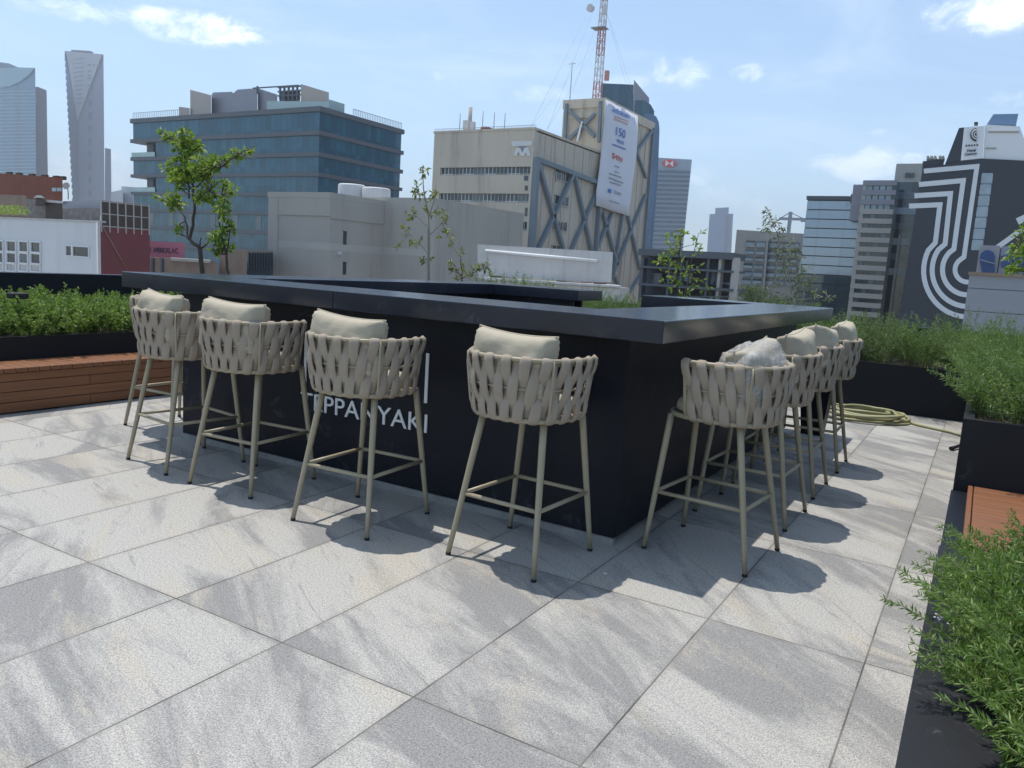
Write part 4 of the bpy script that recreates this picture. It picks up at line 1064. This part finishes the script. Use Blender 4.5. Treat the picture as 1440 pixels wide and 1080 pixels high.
# ribbon window block
Y = 105; xa, xb = F(1214, 256, Y).x, F(1261, 256, Y).x; zt = F(1238, 253.5, Y).z
e = bld('ribbon_office', 'narrow grey office block with thirteen dark ribbon window rows', 'office building', xb, Y)
MB().box((xa, Y+.4, GZ), (xb, Y+4, zt)).build('core', 'window_dark', e)
ph = abs(F(1235, 300, Y).z-F(1235, 313.4, Y).z); z = zt; k = 0
while z > GZ and k < 15:
    MB().box((xa-.02, Y, z-ph*.53), (xb+.02, Y+.5, z)).build('spandrel', 'concrete_light' if k > 2 else 'panel_violet', e)
    for c_ in range(4):
        x0 = xa+.5+(xb-xa-.8)*c_/4; MB().box((x0, Y+.2, z-ph+.004), (x0+(xb-xa)/4-.35, Y+.39, z-ph*.53-.004)).build('window', 'window_pale' if k < 3 else ('window_dark' if (c_+k) % 4 else 'window_mid'), e)
    z -= ph; k += 1
MB().box((xa-.01, Y+.1, GZ), (xa+.45, Y+.6, zt-.01)).build('pier', 'concrete_light', e)
MB().box((F(1193, 275, Y).x, Y+3, F(1205, 273, Y).z-3), (F(1211, 275, Y).x, Y+10, F(1202, 255.5, Y).z)).build('lift_room', 'panel_violet', e)
rbx(MB(), (1196, 273, 1212, 285), Y+4, Y+9).build('lift_room', 'slab_grey', e)
# dark glazed block between
Y = 112; xa, xb = F(1262, 258, Y).x, F(1310, 258, Y).x; zt = F(1280, 256, Y).z
e = bld('dark_glass_block', 'dark glazed block with pale ledges between the ribbon office and the black hotel', 'office building', xa, Y)
MB().box((xa, Y, GZ), (xb, Y+5, zt)).build('glass_wall', 'dark_glass', e)
for k in range(6):
    z = zt-1.3-k*1.95*1.0; MB().box((xa-.02, Y-.15, z-.85), (xb, Y-.004, z)).build('glass_band', 'window_pale' if k % 2 else 'window_mid', e)
for k in range(13):
    z = F(1258, 332+k*10.6, Y).z; MB().box((xa+2.2, Y-.6, z-.5), (xb-1.5, Y-.004, z)).build('balcony', 'concrete_light', e)
MB().box((xa+1.0, Y-.5, GZ), (xa+1.3, Y-.004, F(1258, 330, Y).z)).build('pipe', 'concrete_light', e)
m = MB(); q = rect(1259, 230, 1305, 256, Y+3); m.box((q[0], Y+3, zt+.002), (q[1], Y+6, q[3])); m.build('roof_room', 'concrete_light', e)
for x0 in (1273, 1280): rbx(MB(), (x0, 243, x0+5.5, 249), Y+2.7, Y+2.99).build('roof_window', 'window_dark', e)

# black hotel with white nested curves
Y = 85
e = bld('hotel', 'black hotel facade with white nested curved stripes and a white roof sign block', 'hotel', F(1300, 400, Y).x, Y)
bl_ = F(1262, 455, Y); br_ = F(1530, 460, Y)
m = MB(); pts = [F(*q, Y) for q in ((1297.5, 236), (1328, 231.5), (1351.5, 226), (1382, 223), (1440, 226), (1530, 232))]
m.prism(pts+[br_, Vector((br_.x, Y, GZ)), Vector((bl_.x, Y, GZ)), bl_], (0, 26, 0)); m.build('wall', 'hotel_black', e)
poly(MB(), [(1329, 230.5), (1348.5, 180), (1356, 179), (1351.2, 225.5)], Y+.02, Y+16).build('roof_wing', 'hotel_black', e)
poly(MB(), [(1356.3, 179), (1384.5, 177), (1382.3, 222.5), (1351.6, 225.6)], Y-.05, Y+14).build('sign_block', 'hotel_white', e)
poly(MB(), [(1385, 176.5), (1389, 175.5), (1434, 177.5), (1440, 195), (1446, 226), (1382.8, 223)], Y+.3, Y+14).build('roof_block', 'hotel_white', e)
m = MB(); poly(m, [(1390, 184), (1433, 184), (1433.3, 186), (1390, 186)], Y+.15, Y+.29); poly(m, [(1386, 207.5), (1401, 207.5), (1401, 209), (1386, 209)], Y+.15, Y+.29); m.build('trim', 'concrete_grey', e)
poly(MB(), [(1297.5, 227), (1328, 222), (1327, 231), (1297, 235.6)], Y+1, Y+12).build('roof_room', 'hotel_black', e)
m = MB()
for x in (1303, 1308, 1313, 1320, 1324): rbx(m, (x, 219, x+3, 224), Y+1, Y+3)
m.build('roof_units', 'concrete_light', e)
m = MB(); poly(m, [(1388, 174.5), (1397, 160.5), (1432, 160), (1429, 175.5)], Y+3, Y+9); m.build('container', 'blue_container', e)
m = MB(); rbx(m, (1370, 171.5, 1375, 174.5), Y+4, Y+5); m.build('roof_unit', 'black_rubber', e)
zr = lambda p: F(1240+p[0]/3.175, 140+p[1]/3.175, Y)
def ribbon(pts, w):
    P = [(1240+x/3.175, 140+y/3.175) for x, y in pts]; w /= 3.175; L, Rr = [], []
    for i, p in enumerate(P):
        a = P[max(0, i-1)]; b_ = P[min(len(P)-1, i+1)]
        d1 = (p[0]-a[0], p[1]-a[1]); d2 = (b_[0]-p[0], b_[1]-p[1])
        def nm(d): l = math.hypot(*d) or 1; return (d[0]/l, d[1]/l)
        n1, n2 = nm(d1) if i else nm(d2), nm(d2) if i < len(P)-1 else nm(d1)
        N = (-(n1[1]+n2[1]), n1[0]+n2[0]); l = math.hypot(*N); N = (N[0]/l, N[1]/l); c = max(.5, N[0]*-n1[1]+N[1]*n1[0])
        L.append((p[0]+N[0]*w/2/c, p[1]+N[1]*w/2/c)); Rr.append((p[0]-N[0]*w/2/c, p[1]-N[1]*w/2/c))
    m = MB(); vs = []
    for yy in (Y-.10, Y-.005):
        for q in L+Rr: vs.append(F(*q, yy if yy == Y-.10 else Y-.005) if False else Vector((F(*q, Y).x, yy, F(*q, Y).z)))
    n = len(P); fs = []
    for i in range(n-1): fs += [(i, i+1, n+i+1, n+i), (2*n+i+1, 2*n+i, 3*n+i, 3*n+i+1), (i, 2*n+i, 2*n+i+1, i+1), (n+i, n+i+1, 3*n+i+1, 3*n+i)]
    fs += [(0, n, 3*n, 2*n), (n-1, 3*n-1, 4*n-1, 2*n-1)]
    m.add(vs, fs); return m.build('painted_stripe', 'stripe_white', e)
def arc(c, rx, ry, a0, a1, n=16, sh=.12): return [(c[0]+rx*math.cos(R(a0+(a1-a0)*i/n))-0, c[1]-ry*math.sin(R(a0+(a1-a0)*i/n))) for i in range(n+1)]
C0 = (383, 760)
ribbon([(188, 320), (425, 299), (367, 703)]+arc(C0, 56, 55, 115, 275)[1:], 21)
ribbon([(166, 380), (364, 362), (322, 668)]+arc(C0, 112, 112, 128, 272)[1:], 22)
ribbon([(146, 430), (307, 420), (283, 645)]+arc((385, 762), 160, 162, 138, 268)[1:], 22)
ribbon([(122, 476), (260, 470), (239, 640)]+arc((383, 765), 196, 205, 146, 265)[1:], 22)
ribbon([(505, 668), (610, 592), (680, 575)], 22)
ribbon([(605, 545), (700, 500)], 30)
for k in range(7):
    y0 = 328+k*49.6; x0 = 447-k*7.2; q = [(1240+x/3.175, 140+y/3.175) for x, y in ((x0+4, y0), (x0+48, y0), (x0+50, y0+6), (x0+46, y0+46), (x0+41, y0+47), (x0-3, y0+47), (x0-5, y0+42), (x0, y0+4))]
    poly(MB(), q, Y-.12, Y-.004).build('window', 'window_pale', e)
m = MB(); q = [(1371.5+9.5*math.cos(R(95+170*i/14))+2.5, 189.5-9.5*math.sin(R(95+170*i/14))) for i in range(15)]
poly(m, q, Y-.2, Y-.06); m.build('emblem', 'hotel_black', e)
m = MB()
for rr in (3.5, 6.5): 
    qq = [Vector((F(1373.5-rr*math.sin(R(180*i/8)), 189.5-rr*math.cos(R(180*i/8)), Y).x, Y-.22, F(1373.5-rr*math.sin(R(180*i/8)), 189.5-rr*math.cos(R(180*i/8)), Y).z)) for i in range(9)]
    m.tube(qq, .05, 4)
m.build('emblem_lines', 'hotel_white', e)
def htext(s, p0, p1, h, mt='hotel_black'):
    a, b_ = F(*p0, Y-.06), F(*p1, Y-.06); ux = b_-a; px_ = abs(F(1370, 200, Y).z-F(1370, 201, Y).z)
    text('lettering', s, mt, e, a, ux, (0, 0, 1), ux.length, h*px_, .0, .08)
htext('Hotel', (1360, 214), (1372, 213), 4.2); htext('Century', (1356, 220.5), (1373.5, 218.5), 5.2)
for k in range(5): rbx(MB(), (1358+k*3.8, 203.6-.25*k, 1360+k*3.8, 205.8-.25*k), Y-.15, Y-.06).build('lettering_dash', 'hotel_black', e)

# grey panelled block on the right, with painted tank housings on top
Y = 26; q = rect(1362, 388, 1560, 470, Y); xa, xb, zt = F(1362, 400, Y).x, F(1560, 400, Y).x, F(1400, 388.5, Y).z
e = bld('panel_block', 'plain pale grey panelled block at the right edge in front of the hotel', 'building', xa, Y)
MB().box((xa, Y+.1, GZ), (xb, Y+9, zt-.02)).build('core', 'grey_block', e)
z = zt
for h in (.42, .72, .74, 1.5, 2, 3, 4):
    MB().box((xa-.01, Y, z-h+.02), (xb, Y+.098, z)).build('panel_row', 'grey_block', e); z -= h
MB().box((xa-.05, Y-.08, zt+.002), (xb, Y+9, zt+.10)).build('roof_edge', 'tan_wall', e)
for q, mt, lab in (((1375, 345, 1404, 386), 'grey_block', 'grey rooftop housing with a dark blue painted barrel shape'), ((1406, 347, 1470, 384), 'mural_grey', 'blue grey painted rooftop housing half hidden by leaves at the right edge')):
    x0, x1, z0, z1 = rect(*q, Y+2)
    e2 = empty('roof_housing', ((x0+x1)/2, Y+2, zt+.1), lab, 'roof housing', 'painted housings on the grey block')
    MB().box((x0, Y+2, zt+.10), (x1, Y+4.5, z1)).build('housing_wall', mt, e2)
    if mt == 'grey_block':
        q = [(1381, 383), (1377.5, 365), (1379, 357), (1384, 352.5), (1390, 351.5), (1396, 354), (1399, 360), (1399, 383)]
        poly(MB(), q, Y+1.94, Y+1.998).build('painted_shape', 'mural_blue', e2)
        poly(MB(), [(1378, 364), (1399, 370), (1399, 372), (1378, 366)], Y+1.90, Y+1.938).build('painted_line', 'mural_grey', e2)
    else:
        poly(MB(), [(1404.5+3, 360), (1420, 358), (1440, 364), (1440, 378), (1408, 376)], Y+1.94, Y+1.998).build('painted_shape', 'mural_blue', e2)

# white roof wall with a pipe
Y = 42; xa, xb = F(671, 360, Y).x, F(862, 370, Y).x
e = bld('white_roof_building', 'low building with a long white roof wall and a white pipe along it', 'building', xa, Y)
m = MB(); poly(m, [(671.5, 343.5), (862, 354.5), (859.5, 397), (671.5, 391)], Y, Y+1.2); m.build('roof_wall', 'white_dirty', e)
m = MB(); m.tube([F(683, 352.5, Y-.12), F(840, 367, Y-.12)], .10, 8); m.build('pipe', 'white_frame', e)
m = MB(); poly(m, [(681, 390), (874, 402), (874, 405), (681, 393.5)], Y-2.5, Y-.02); m.build('ledge', 'white_dirty', e)
m = MB(); poly(m, [(688, 394), (872, 405.5), (868, 440), (688, 440)], Y-2.2, Y+8); m.build('wall', 'white_dirty', e)
MB().box((xa, Y+1.3, GZ), (xb, Y+3, F(760, 395, Y).z-.1)).build('lower_walls', 'concrete_light', e)
rnd = random.Random(8)
for k in range(9):
    x = 692+k*18+rnd.uniform(-5, 5); y = 391+(x-681)*.062; rbx(MB(), (x, y-rnd.uniform(1.5, 4), x+rnd.uniform(4, 14), y+1), Y-1.6, Y-.6).build('roof_clutter', rnd.choice(['tan_wall', 'concrete_grey', 'brown_slats']), e)

# white house with red side wall
Y = 25.0; xb = F(141, 340, Y).x; xa = F(-70, 330, Y).x; zt = F(70, 310, Y).z; y2 = G(210, 350, xb).y
e = bld('white_house', 'white walled house with square windows, red side wall and brown roof fence', 'house', xb, Y)
MB().box((xa, Y, GZ), (xb, y2, zt)).build('wall', 'white_paint', e)
MB().box((xa-.1, Y-.08, zt+.002), (xb+.05, Y+.35, zt+.10)).build('roof_edge', 'white_dirty', e)
MB().box((xb+.003, Y+.02, GZ), (xb+.06, y2, zt-.25)).build('red_wall', 'red_wall', e)
for x0, x1 in ((-40, -29), (-23, -12), (-6, 5), (11, 23), (28.6, 39.8), (45, 57.5)):
    for y0, y1, mt in ((340.5, 353.5, 'window_dark'), (357, 369.5, 'window_dark' if x0 != 28.6 else 'window_mid'), (372.5, 381, 'white_dirty')):
        dy = (x0-30)*.035
        w = rbx(MB(), (x0, y0+dy, x1, y1+dy), Y-.02, Y-.003).build('window', mt, e)
        a0, a1, c0, c1 = rect(x0, y0+dy, x1, y1+dy, Y); f = MB(); t = .09
        f.box((a0-t, Y-.09, c0-t), (a0, Y-.002, c1+t)); f.box((a1, Y-.09, c0-t), (a1+t, Y-.002, c1+t)); f.box((a0, Y-.09, c1), (a1, Y-.002, c1+t)); f.box((a0, Y-.11, c0-t), (a1, Y-.002, c0)); f.build('frame', 'white_frame', w)
w = rbx(MB(), (94, 347, 125.5, 360), Y-.02, Y-.003).build('window', 'window_dark', e)
a0, a1, c0, c1 = rect(94, 347, 125.5, 360, Y); f = MB(); f.box((a0-.07, Y-.08, c0-.07), (a0, Y-.002, c1+.07)); f.box((a1, Y-.08, c0-.07), (a1+.07, Y-.002, c1+.07)); f.box((a0, Y-.08, c1), (a1, Y-.002, c1+.07)); f.box((a0, Y-.08, c0-.07), (a1, Y-.002, c0)); q = rect(101.5, 347, 104, 360, Y); f.box((q[0], Y-.08, c0), (q[1], Y-.021, c1)); f.build('frame', 'white_frame', w)
m = MB(); m.tube([(xb-.12, Y-.1, GZ), (xb-.12, Y-.1, zt)], .05, 6); m.build('downpipe', 'white_dirty', e)
m = MB(); m.tube([G(143, 316, xb+.12), G(178, 378, xb+.12)], .03, 5); m.build('cable', 'tan_wall', e)
fz1 = G(145, 282, xb).z; fz0 = zt-.24
MB().box((xb-.02, Y+.1, fz0), (xb+.03, y2, fz1)).build('roof_fence', 'brown_slats', e)
m = MB()
for k in range(7): y = Y+.05+(y2-Y-.1)*k/6; m.box((xb+.031, y-.03, fz0-.3), (xb+.09, y+.03, fz1+.05))
for z in (fz0+.05, (fz0+fz1)/2, fz1-.05): m.box((xb+.031, Y+.1, z-.025), (xb+.07, y2, z+.025))
m.build('fence_posts', 'concrete_light', e)
# things on and behind that roof
def blk(name, lab, cat, pts, y0, y1, mt, grp=None):
    e = empty(name, F(pts[0][0], pts[-1][1], y0), lab, cat, grp); m = MB(); poly(m, pts, y0, y1); m.build('wall', mt, e); return e
e = blk('brick_house', 'rust red rendered house top with two small pale windows at the far left', 'house', [(-80, 238), (88, 250), (88, 282), (-80, 282)], 38, 46, 'brick_red')
for x0 in (73, 80): rbx(MB(), (x0, 264, x0+6, 269), 37.9, 37.997).build('window', 'window_pale', e)
m = MB()
for x in (8, 22, 40, 58, 74, 83): rbx(m, (x, 241+x*.08, x+6, 246+x*.08), 38.2, 38.5)
m.build('roof_tiles', 'brown_slats', e)
MB().box((F(-80, 280, 38).x, 38.2, GZ), (F(88, 280, 38).x, 39, F(40, 282, 38).z-.01)).build('lower_wall', 'tan_wall', e)
blk('roof_wall', 'low tan rendered roof wall under the rust red house', 'wall', [(-80, 270), (37, 275), (37, 304), (-80, 300)], 33, 33.6, 'tan_wall')
blk('roof_wall', 'rough grey stone roof wall with a small arched chimney behind the white house', 'wall', [(37, 279), (64, 283), (64, 306), (37, 305)], 32, 32.8, 'stone_rubble')
e = blk('chimney', 'brown brick chimney block with pale cap on the left roofs', 'chimney', [(64, 284), (88, 286), (88, 312), (64, 310)], 31, 32.4, 'brown_slats')
poly(MB(), [(63, 280.5), (89, 283), (89, 286), (63, 284)], 30.8, 32.6).build('cap', 'white_dirty', e)
e = blk('chimney', 'small chimney with a tapered pale hood on the left roofs', 'chimney', [(50, 279), (61, 280), (61, 288), (50, 288)], 30.5, 31.6, 'brown_slats')
poly(MB(), [(47, 277.5), (52, 274.5), (58, 274.8), (63, 278.5)], 30.3, 31.8).build('hood', 'white_dirty', e)
blk('roof_wall', 'mottled stone parapet with lavender sheet roof left of the brown fence', 'wall', [(88, 293), (141, 293), (141, 320), (88, 315)], 30, 30.6, 'stone_rubble')
blk('sheet_roof', 'pale lavender sheet roof behind the mottled parapet', 'roof', [(87, 283), (141, 281), (141, 293), (88, 293)], 31, 36, 'panel_violet')
e = empty('satellite_dish', F(95, 270, 36), 'grey satellite dish beside the rust red house', 'satellite dish')
q = F(94, 262, 36); m = MB(); vs = [q]; k = 16; r = .28
m.tube([q+Vector((0, .05, 0)), q+Vector((.03, -.02, 0)), q+Vector((.10, -.12, .03))], [.04, .2, .30], 16); m.build('dish', 'concrete_grey', e)
m = MB(); m.tube([q+Vector((0, .05, 0)), q+Vector((0, .1, -.5)), Vector((q.x, 36.1, F(95, 280, 36).z))], .04, 6); m.build('stand', 'slab_grey', e)
e = empty('roof_plants', F(20, 300, 28), 'small untidy shrubs growing on the roof edge of the white house', 'shrub')
m = MB(); random.seed(21)
for _ in range(420):
    p = F(random.uniform(-4, 36), random.uniform(290, 303), 28); p.y += random.uniform(-.4, .4); m.leaf(p, rv()+Vector((0, 0, .6)), .16, .07)
m.build('foliage', 'yellow_leaf', e)
# sign wall and low walls in the middle left
Y = 45
e = empty('sign_wall', F(235, 365, Y), 'pink painted wall sign with dark letters between the red wall and the tree', 'sign')
m = MB(); poly(m, [(203, 338.5), (260, 341.5), (259.5, 364), (203, 363)], Y, Y+.4); m.build('sign_board', 'pink_sign', e)
a, b_ = F(211, 356, Y), F(251, 357.6, Y); text('lettering', 'S  AMERICAS, A.C.', 'purple_letter', e, a, b_-a, (0, 0, 1), (b_-a).length, abs(F(230, 349, Y).z-F(230, 357.5, Y).z), .0, .05)
m = MB(); poly(m, [(203, 364.2), (259, 365), (258, 400), (203, 400)], Y+.05, Y+.35); m.build('support_wall', 'tan_wall', e)
e = blk('low_wall', 'weathered low tan wall under the pink sign', 'wall', [(197, 361), (300, 367), (306, 372), (306, 400), (197, 395)], 43, 43.6, 'tan_wall')
poly(MB(), [(240, 362.5), (296, 366), (296, 370), (240, 366.5)], 42.6, 43.8).build('coping', 'concrete_grey', e)
for x in (212, 225): poly(MB(), [(x, 362), (x+3, 362), (x+2.5, 395), (x-.5, 395)], 42.8, 42.99).build('post', 'slab_grey', e)
blk('brick_wall', 'orange tan brick wall behind the small leafy tree', 'wall', [(309, 354), (347, 351), (346, 400), (308, 400)], 44, 45, 'tan_wall')
e = blk('dark_annex', 'dark slatted annex between the brick wall and the grey blank block', 'building', [(348, 352), (384, 352), (384, 400), (347, 400)], 48, 54, 'dark_glass')
m = MB()
for k in range(9): x = 349+k*3.8; poly(m, [(x, 355), (x+1, 355), (x+.8, 378), (x-.2, 378)], 47.8, 47.99)
m.build('slats', 'slab_grey', e)

# far left skyline
Y = 560
e = bld('glass_tower', 'blue glass tower with a pale sweeping crown at the far left', 'tower', F(20, 200, Y).x, Y)
poly(MB(), [(-70, 105), (49.5, 96), (51.5, 290), (-60, 290)], Y, Y+55).build('shaft', 'teal_tower_glass', e)
poly(MB(), [(-70, 128), (-40, 124.5), (0, 123), (14, 121), (28, 114.5), (40, 105.5), (49.3, 95.5), (24, 94.6), (-70, 100)], Y-2, Y-.05).build('crown', 'crown_glass', e)
poly(MB(), [(-40, 99), (-30, 90), (0, 87.5), (12, 89), (25, 94.4), (0, 97)], Y+5, Y+30).build('roof_dome', 'slate_glass', e)
m = MB()
for k in range(33): y = 127+k*4.9; poly(m, [(-66, y+2), (50.3, y), (50.3, y+1.2), (-66, y+3.2)], Y-.6, Y-.02)
m.build('floor_bands', 'crown_glass', e)
poly(MB(), [(20, 125), (27, 121), (29, 290), (21, 290)], Y-.3, Y-.02).build('recess_line', 'slate_glass', e)
Y = 600
e = bld('pink_tower', 'slim pinkish tower right behind the blue glass one', 'tower', F(58, 200, Y).x, Y)
poly(MB(), [(45, 123), (53, 122), (65.5, 127), (68, 290), (45, 290)], Y, Y+40).build('shaft', 'pink_tower', e)
m = MB()
for k in range(26): y = 134+k*5.8; poly(m, [(50, y), (65.8, y+.5), (65.9, y+2.0), (50, y+1.6)], Y-.4, Y-.02)
m.build('window_rows', 'panel_violet', e)
Y = 640
e = bld('wedge_tower', 'tall pale concrete wedge tower with a bright triangular face', 'tower', F(120, 200, Y).x, Y)
m = MB(); poly(m, [(91, 71.5), (145.5, 76.5), (147.3, 300), (104, 300), (99.5, 215), (95, 130)], Y, Y+42); m.build('shaft', 'tower_concrete', e)
poly(MB(), [(93, 72.2), (143.5, 77), (108.6, 170)], Y-2.5, Y-.05).build('triangle_face', 'tower_facet', e)
m = MB(); side = [(91, 74)]
for k in range(24): y = 80+k*9; x = 91.2+(y-72)*.054; side += [(x-.7, y), (x-.7, y+5), (x+.5, y+5.4), (x+.5, y+8.6)]
poly(m, side+[(110, 297), (108, 171), (98, 112)], Y-2.4, Y-.06); m.build('glazed_edge', 'far_glass', e)
m = MB()
for k in range(11): y = 82+k*6.2; w_ = max(2, 20-1.3*k); rbx(MB(), (112-w_*.5-(k*.2), y, 112+w_*.3, y+1), Y-3, Y-2.51).build('window_strip', 'panel_violet', e)
for k, y in enumerate((90, 99, 105, 109, 119, 123.5)): rbx(MB(), (123.5, y, 127.5, y+2.2), Y-3, Y-2.51).build('window', 'panel_violet', e)
for q in ((130.5, 90.5, 133, 92.5), (136, 91, 139.5, 93)): rbx(MB(), q, Y-3, Y-2.51).build('window', 'panel_violet', e)
m = MB()
for k in range(9): y = 140+k*18; rbx(MB(), (124.5, y, 128, y+10), Y-.5, Y-.02).build('window_slot', 'far_glass', e)
m = MB(); poly(m, [(100, 70), (127, 71.5), (131, 73.2), (131, 75), (100, 72.4)], Y+4, Y+30); m.build('roof_plant', 'tower_notch', e)
Y = 700
e = blk('far_tower', 'slim blue grey slab just right of the wedge tower', 'tower', [(147.5, 208), (156, 209.5), (157, 300), (147.5, 300)], Y, Y+30, 'tower_concrete')
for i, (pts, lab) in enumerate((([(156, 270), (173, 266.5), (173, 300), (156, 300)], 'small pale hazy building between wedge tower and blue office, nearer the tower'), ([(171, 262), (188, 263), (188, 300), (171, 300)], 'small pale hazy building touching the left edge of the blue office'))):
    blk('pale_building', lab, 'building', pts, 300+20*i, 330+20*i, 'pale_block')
# street trees beyond the bar corner
def street_tree(px, py, rpx, Y, lab, n=2600):
    c = F(px, py, Y); r = rpx*(c-CAMP).dot(CW)/FPX
    e = empty('street_tree', (c.x, Y, GZ), lab, 'tree', 'street trees below the skyline')
    MB().tube([(c.x, Y, GZ), (c.x+.1, Y, c.z-r*1.1), (c.x, Y, c.z-r*.2)], [.35, .28, .12], 8).build('trunk', 'bark', e)
    m = MB(); cl = [Vector((rv(1).x*r*1.0, rv(1).y*r*.8, rv(1).z*r*.75-.1*r)) for _ in range(26)]
    for i in range(n):
        k = random.choice(cl); p = c+k+rv(r*.36); m.leaf(p, rv()+k.normalized()*.7, r*.11, r*.055)
    m.build('crown', 'street_leaf', e)
street_tree(1058, 418, 24, 75, 'dark round street tree in front of the beige block')
street_tree(1098, 432, 22, 72, 'dark street tree right behind the silvery olive tree')
street_tree(1150, 440, 20, 85, 'dark street tree at the foot of the mirror office')

SUN_E, SKY_S, EXPO, HAZE = 2.8, .15, 0.68, .00034
SKY_TINT = (1.04, 1.07, .97); CLOUD = (8.6, 8.8, 9.2)

# ------------------------------------------------------------------ light, sky, air, camera
to_sun = Vector((-.301, .095, 1.10)).normalized()
su = bpy.data.lights.new('sun', 'SUN'); su.energy = SUN_E; su.angle = R(.53); su.color = (1, .955, .89)
so = bpy.data.objects.new('sun', su); COL.objects.link(so); so.location = (0, 0, 40)
so.rotation_euler = (-to_sun).to_track_quat('-Z', 'Y').to_euler()
w = bpy.data.worlds.new('World'); S.world = w; w.use_nodes = True; t = w.node_tree; t.nodes.clear()
out = t.nodes.new('ShaderNodeOutputWorld'); bg = t.nodes.new('ShaderNodeBackground'); t.links.new(bg.outputs[0], out.inputs[0])
sky = t.nodes.new('ShaderNodeTexSky'); sky.sky_type = 'NISHITA'; sky.sun_disc = False
sky.sun_elevation = math.asin(to_sun.z); sky.sun_rotation = math.atan2(to_sun.x, to_sun.y) % (2*math.pi)
sky.altitude = 2240; sky.air_density = 1.0; sky.dust_density = 3.6; sky.ozone_density = 1.2
d = vmath(t, 'NORMALIZE', t.nodes.new('ShaderNodeTexCoord').outputs['Generated'])
wob = noise(t, scalev(t, d, (1, 1, 1.7)), 17, 10, .68, .5); wob2 = noise(t, d, 5, 5, .6)
tot = None
# px, py, half width, half height, strength
for px, py, hw, hh, st in ((112, 14, 75, 18, .75), (285, 40, 105, 30, 1.0), (50, 8, 60, 14, .25), (625, 108, 30, 11, 1.0), (575, 60, 60, 20, .08), (960, 100, 48, 30, .75), (1056, 102, 36, 15, .8), (1385, 18, 100, 34, 1.1), (1420, 138, 40, 17, .8),
                           (1235, 228, 105, 34, .7), (985, 248, 22, 16, .35), (128, 240, 70, 45, .75), (760, 135, 60, 16, .3), (800, 85, 90, 25, .15), (1030, 285, 60, 30, .35), (1235, 187, 20, 8, .4), (870, 115, 60, 12, .3), (40, 215, 70, 30, .3)):
    c = ray(px, py).normalized(); rt = c.cross(Vector((0, 0, 1))).normalized(); up = rt.cross(c); k = c.dot(CW)
    dc = mathn(t, 'MAXIMUM', vmath(t, 'DOT_PRODUCT', d, c), .02)
    x = mathn(t, 'DIVIDE', mathn(t, 'DIVIDE', vmath(t, 'DOT_PRODUCT', d, rt), dc), hw*k/FPX); y = mathn(t, 'DIVIDE', mathn(t, 'DIVIDE', vmath(t, 'DOT_PRODUCT', d, up), dc), hh*k/FPX)
    r2 = mathn(t, 'ADD', mathn(t, 'MULTIPLY', x, x), mathn(t, 'MULTIPLY', y, y))
    v = mathn(t, 'ADD', mathn(t, 'SUBTRACT', .60, mathn(t, 'MULTIPLY', r2, .55)), mathn(t, 'MULTIPLY', mathn(t, 'SUBTRACT', wob, .5), 3.6))
    v = mathn(t, 'MULTIPLY', ramp(t, v, (.0, 1.25)), mathn(t, 'MULTIPLY', ramp(t, mathn(t, 'SUBTRACT', 1.25, r2), (0, .8)), st))
    tot = v if tot is None else mathn(t, 'MAXIMUM', tot, v)

veil = mathn(t, 'MULTIPLY', ramp(t, noise(t, scalev(t, d, (1, 1, 3.5)), 3.2, 8, .62, .8), (.42, .8)), .22)
tot = mathn(t, 'MAXIMUM', tot, veil)
horizon = t.nodes.new('ShaderNodeSeparateXYZ'); t.links.new(d, horizon.inputs[0])
tint = mixc(t, 1.0, sky.outputs[0], SKY_TINT, 'MULTIPLY')
col = mixc(t, mathn(t, 'MULTIPLY', tot, .8), tint, CLOUD)
t.links.new(col, bg.inputs['Color']); bg.inputs['Strength'].default_value = SKY_S
if HAZE:
    hm = bpy.data.materials.new('haze_air'); hm.use_nodes = True; ht = hm.node_tree; ht.nodes.clear()
    ho = ht.nodes.new('ShaderNodeOutputMaterial'); pv = ht.nodes.new('ShaderNodeVolumePrincipled')
    pv.inputs['Color'].default_value = (.80, .88, 1, 1); pv.inputs['Density'].default_value = HAZE; pv.inputs['Anisotropy'].default_value = .2
    ht.links.new(pv.outputs[0], ho.inputs['Volume']); MATS['haze_air'] = hm
    hz = MB().box((-4600, -700, GZ-2.5), (4600, 5100, 420)).build('haze', 'haze_air'); tag(hz, kind='stuff')
cam = bpy.data.cameras.new('camera'); cam.sensor_fit = 'HORIZONTAL'; cam.sensor_width = 36; cam.lens = FPX/1440*36
cam.clip_start = .05; cam.clip_end = 12000
co = bpy.data.objects.new('camera', cam); COL.objects.link(co)
co.matrix_world = Matrix(((CR.x, CU.x, -CW.x, CAMP.x), (CR.y, CU.y, -CW.y, CAMP.y), (CR.z, CU.z, -CW.z, CAMP.z), (0, 0, 0, 1)))
S.camera = co
S.render.engine = 'CYCLES'; S.cycles.use_denoising = True; S.cycles.max_bounces = 6; S.cycles.transparent_max_bounces = 8; S.cycles.volume_bounces = 0
S.view_settings.view_transform = 'Standard'; S.view_settings.look = 'None'; S.view_settings.exposure = EXPO; S.view_settings.gamma = 1
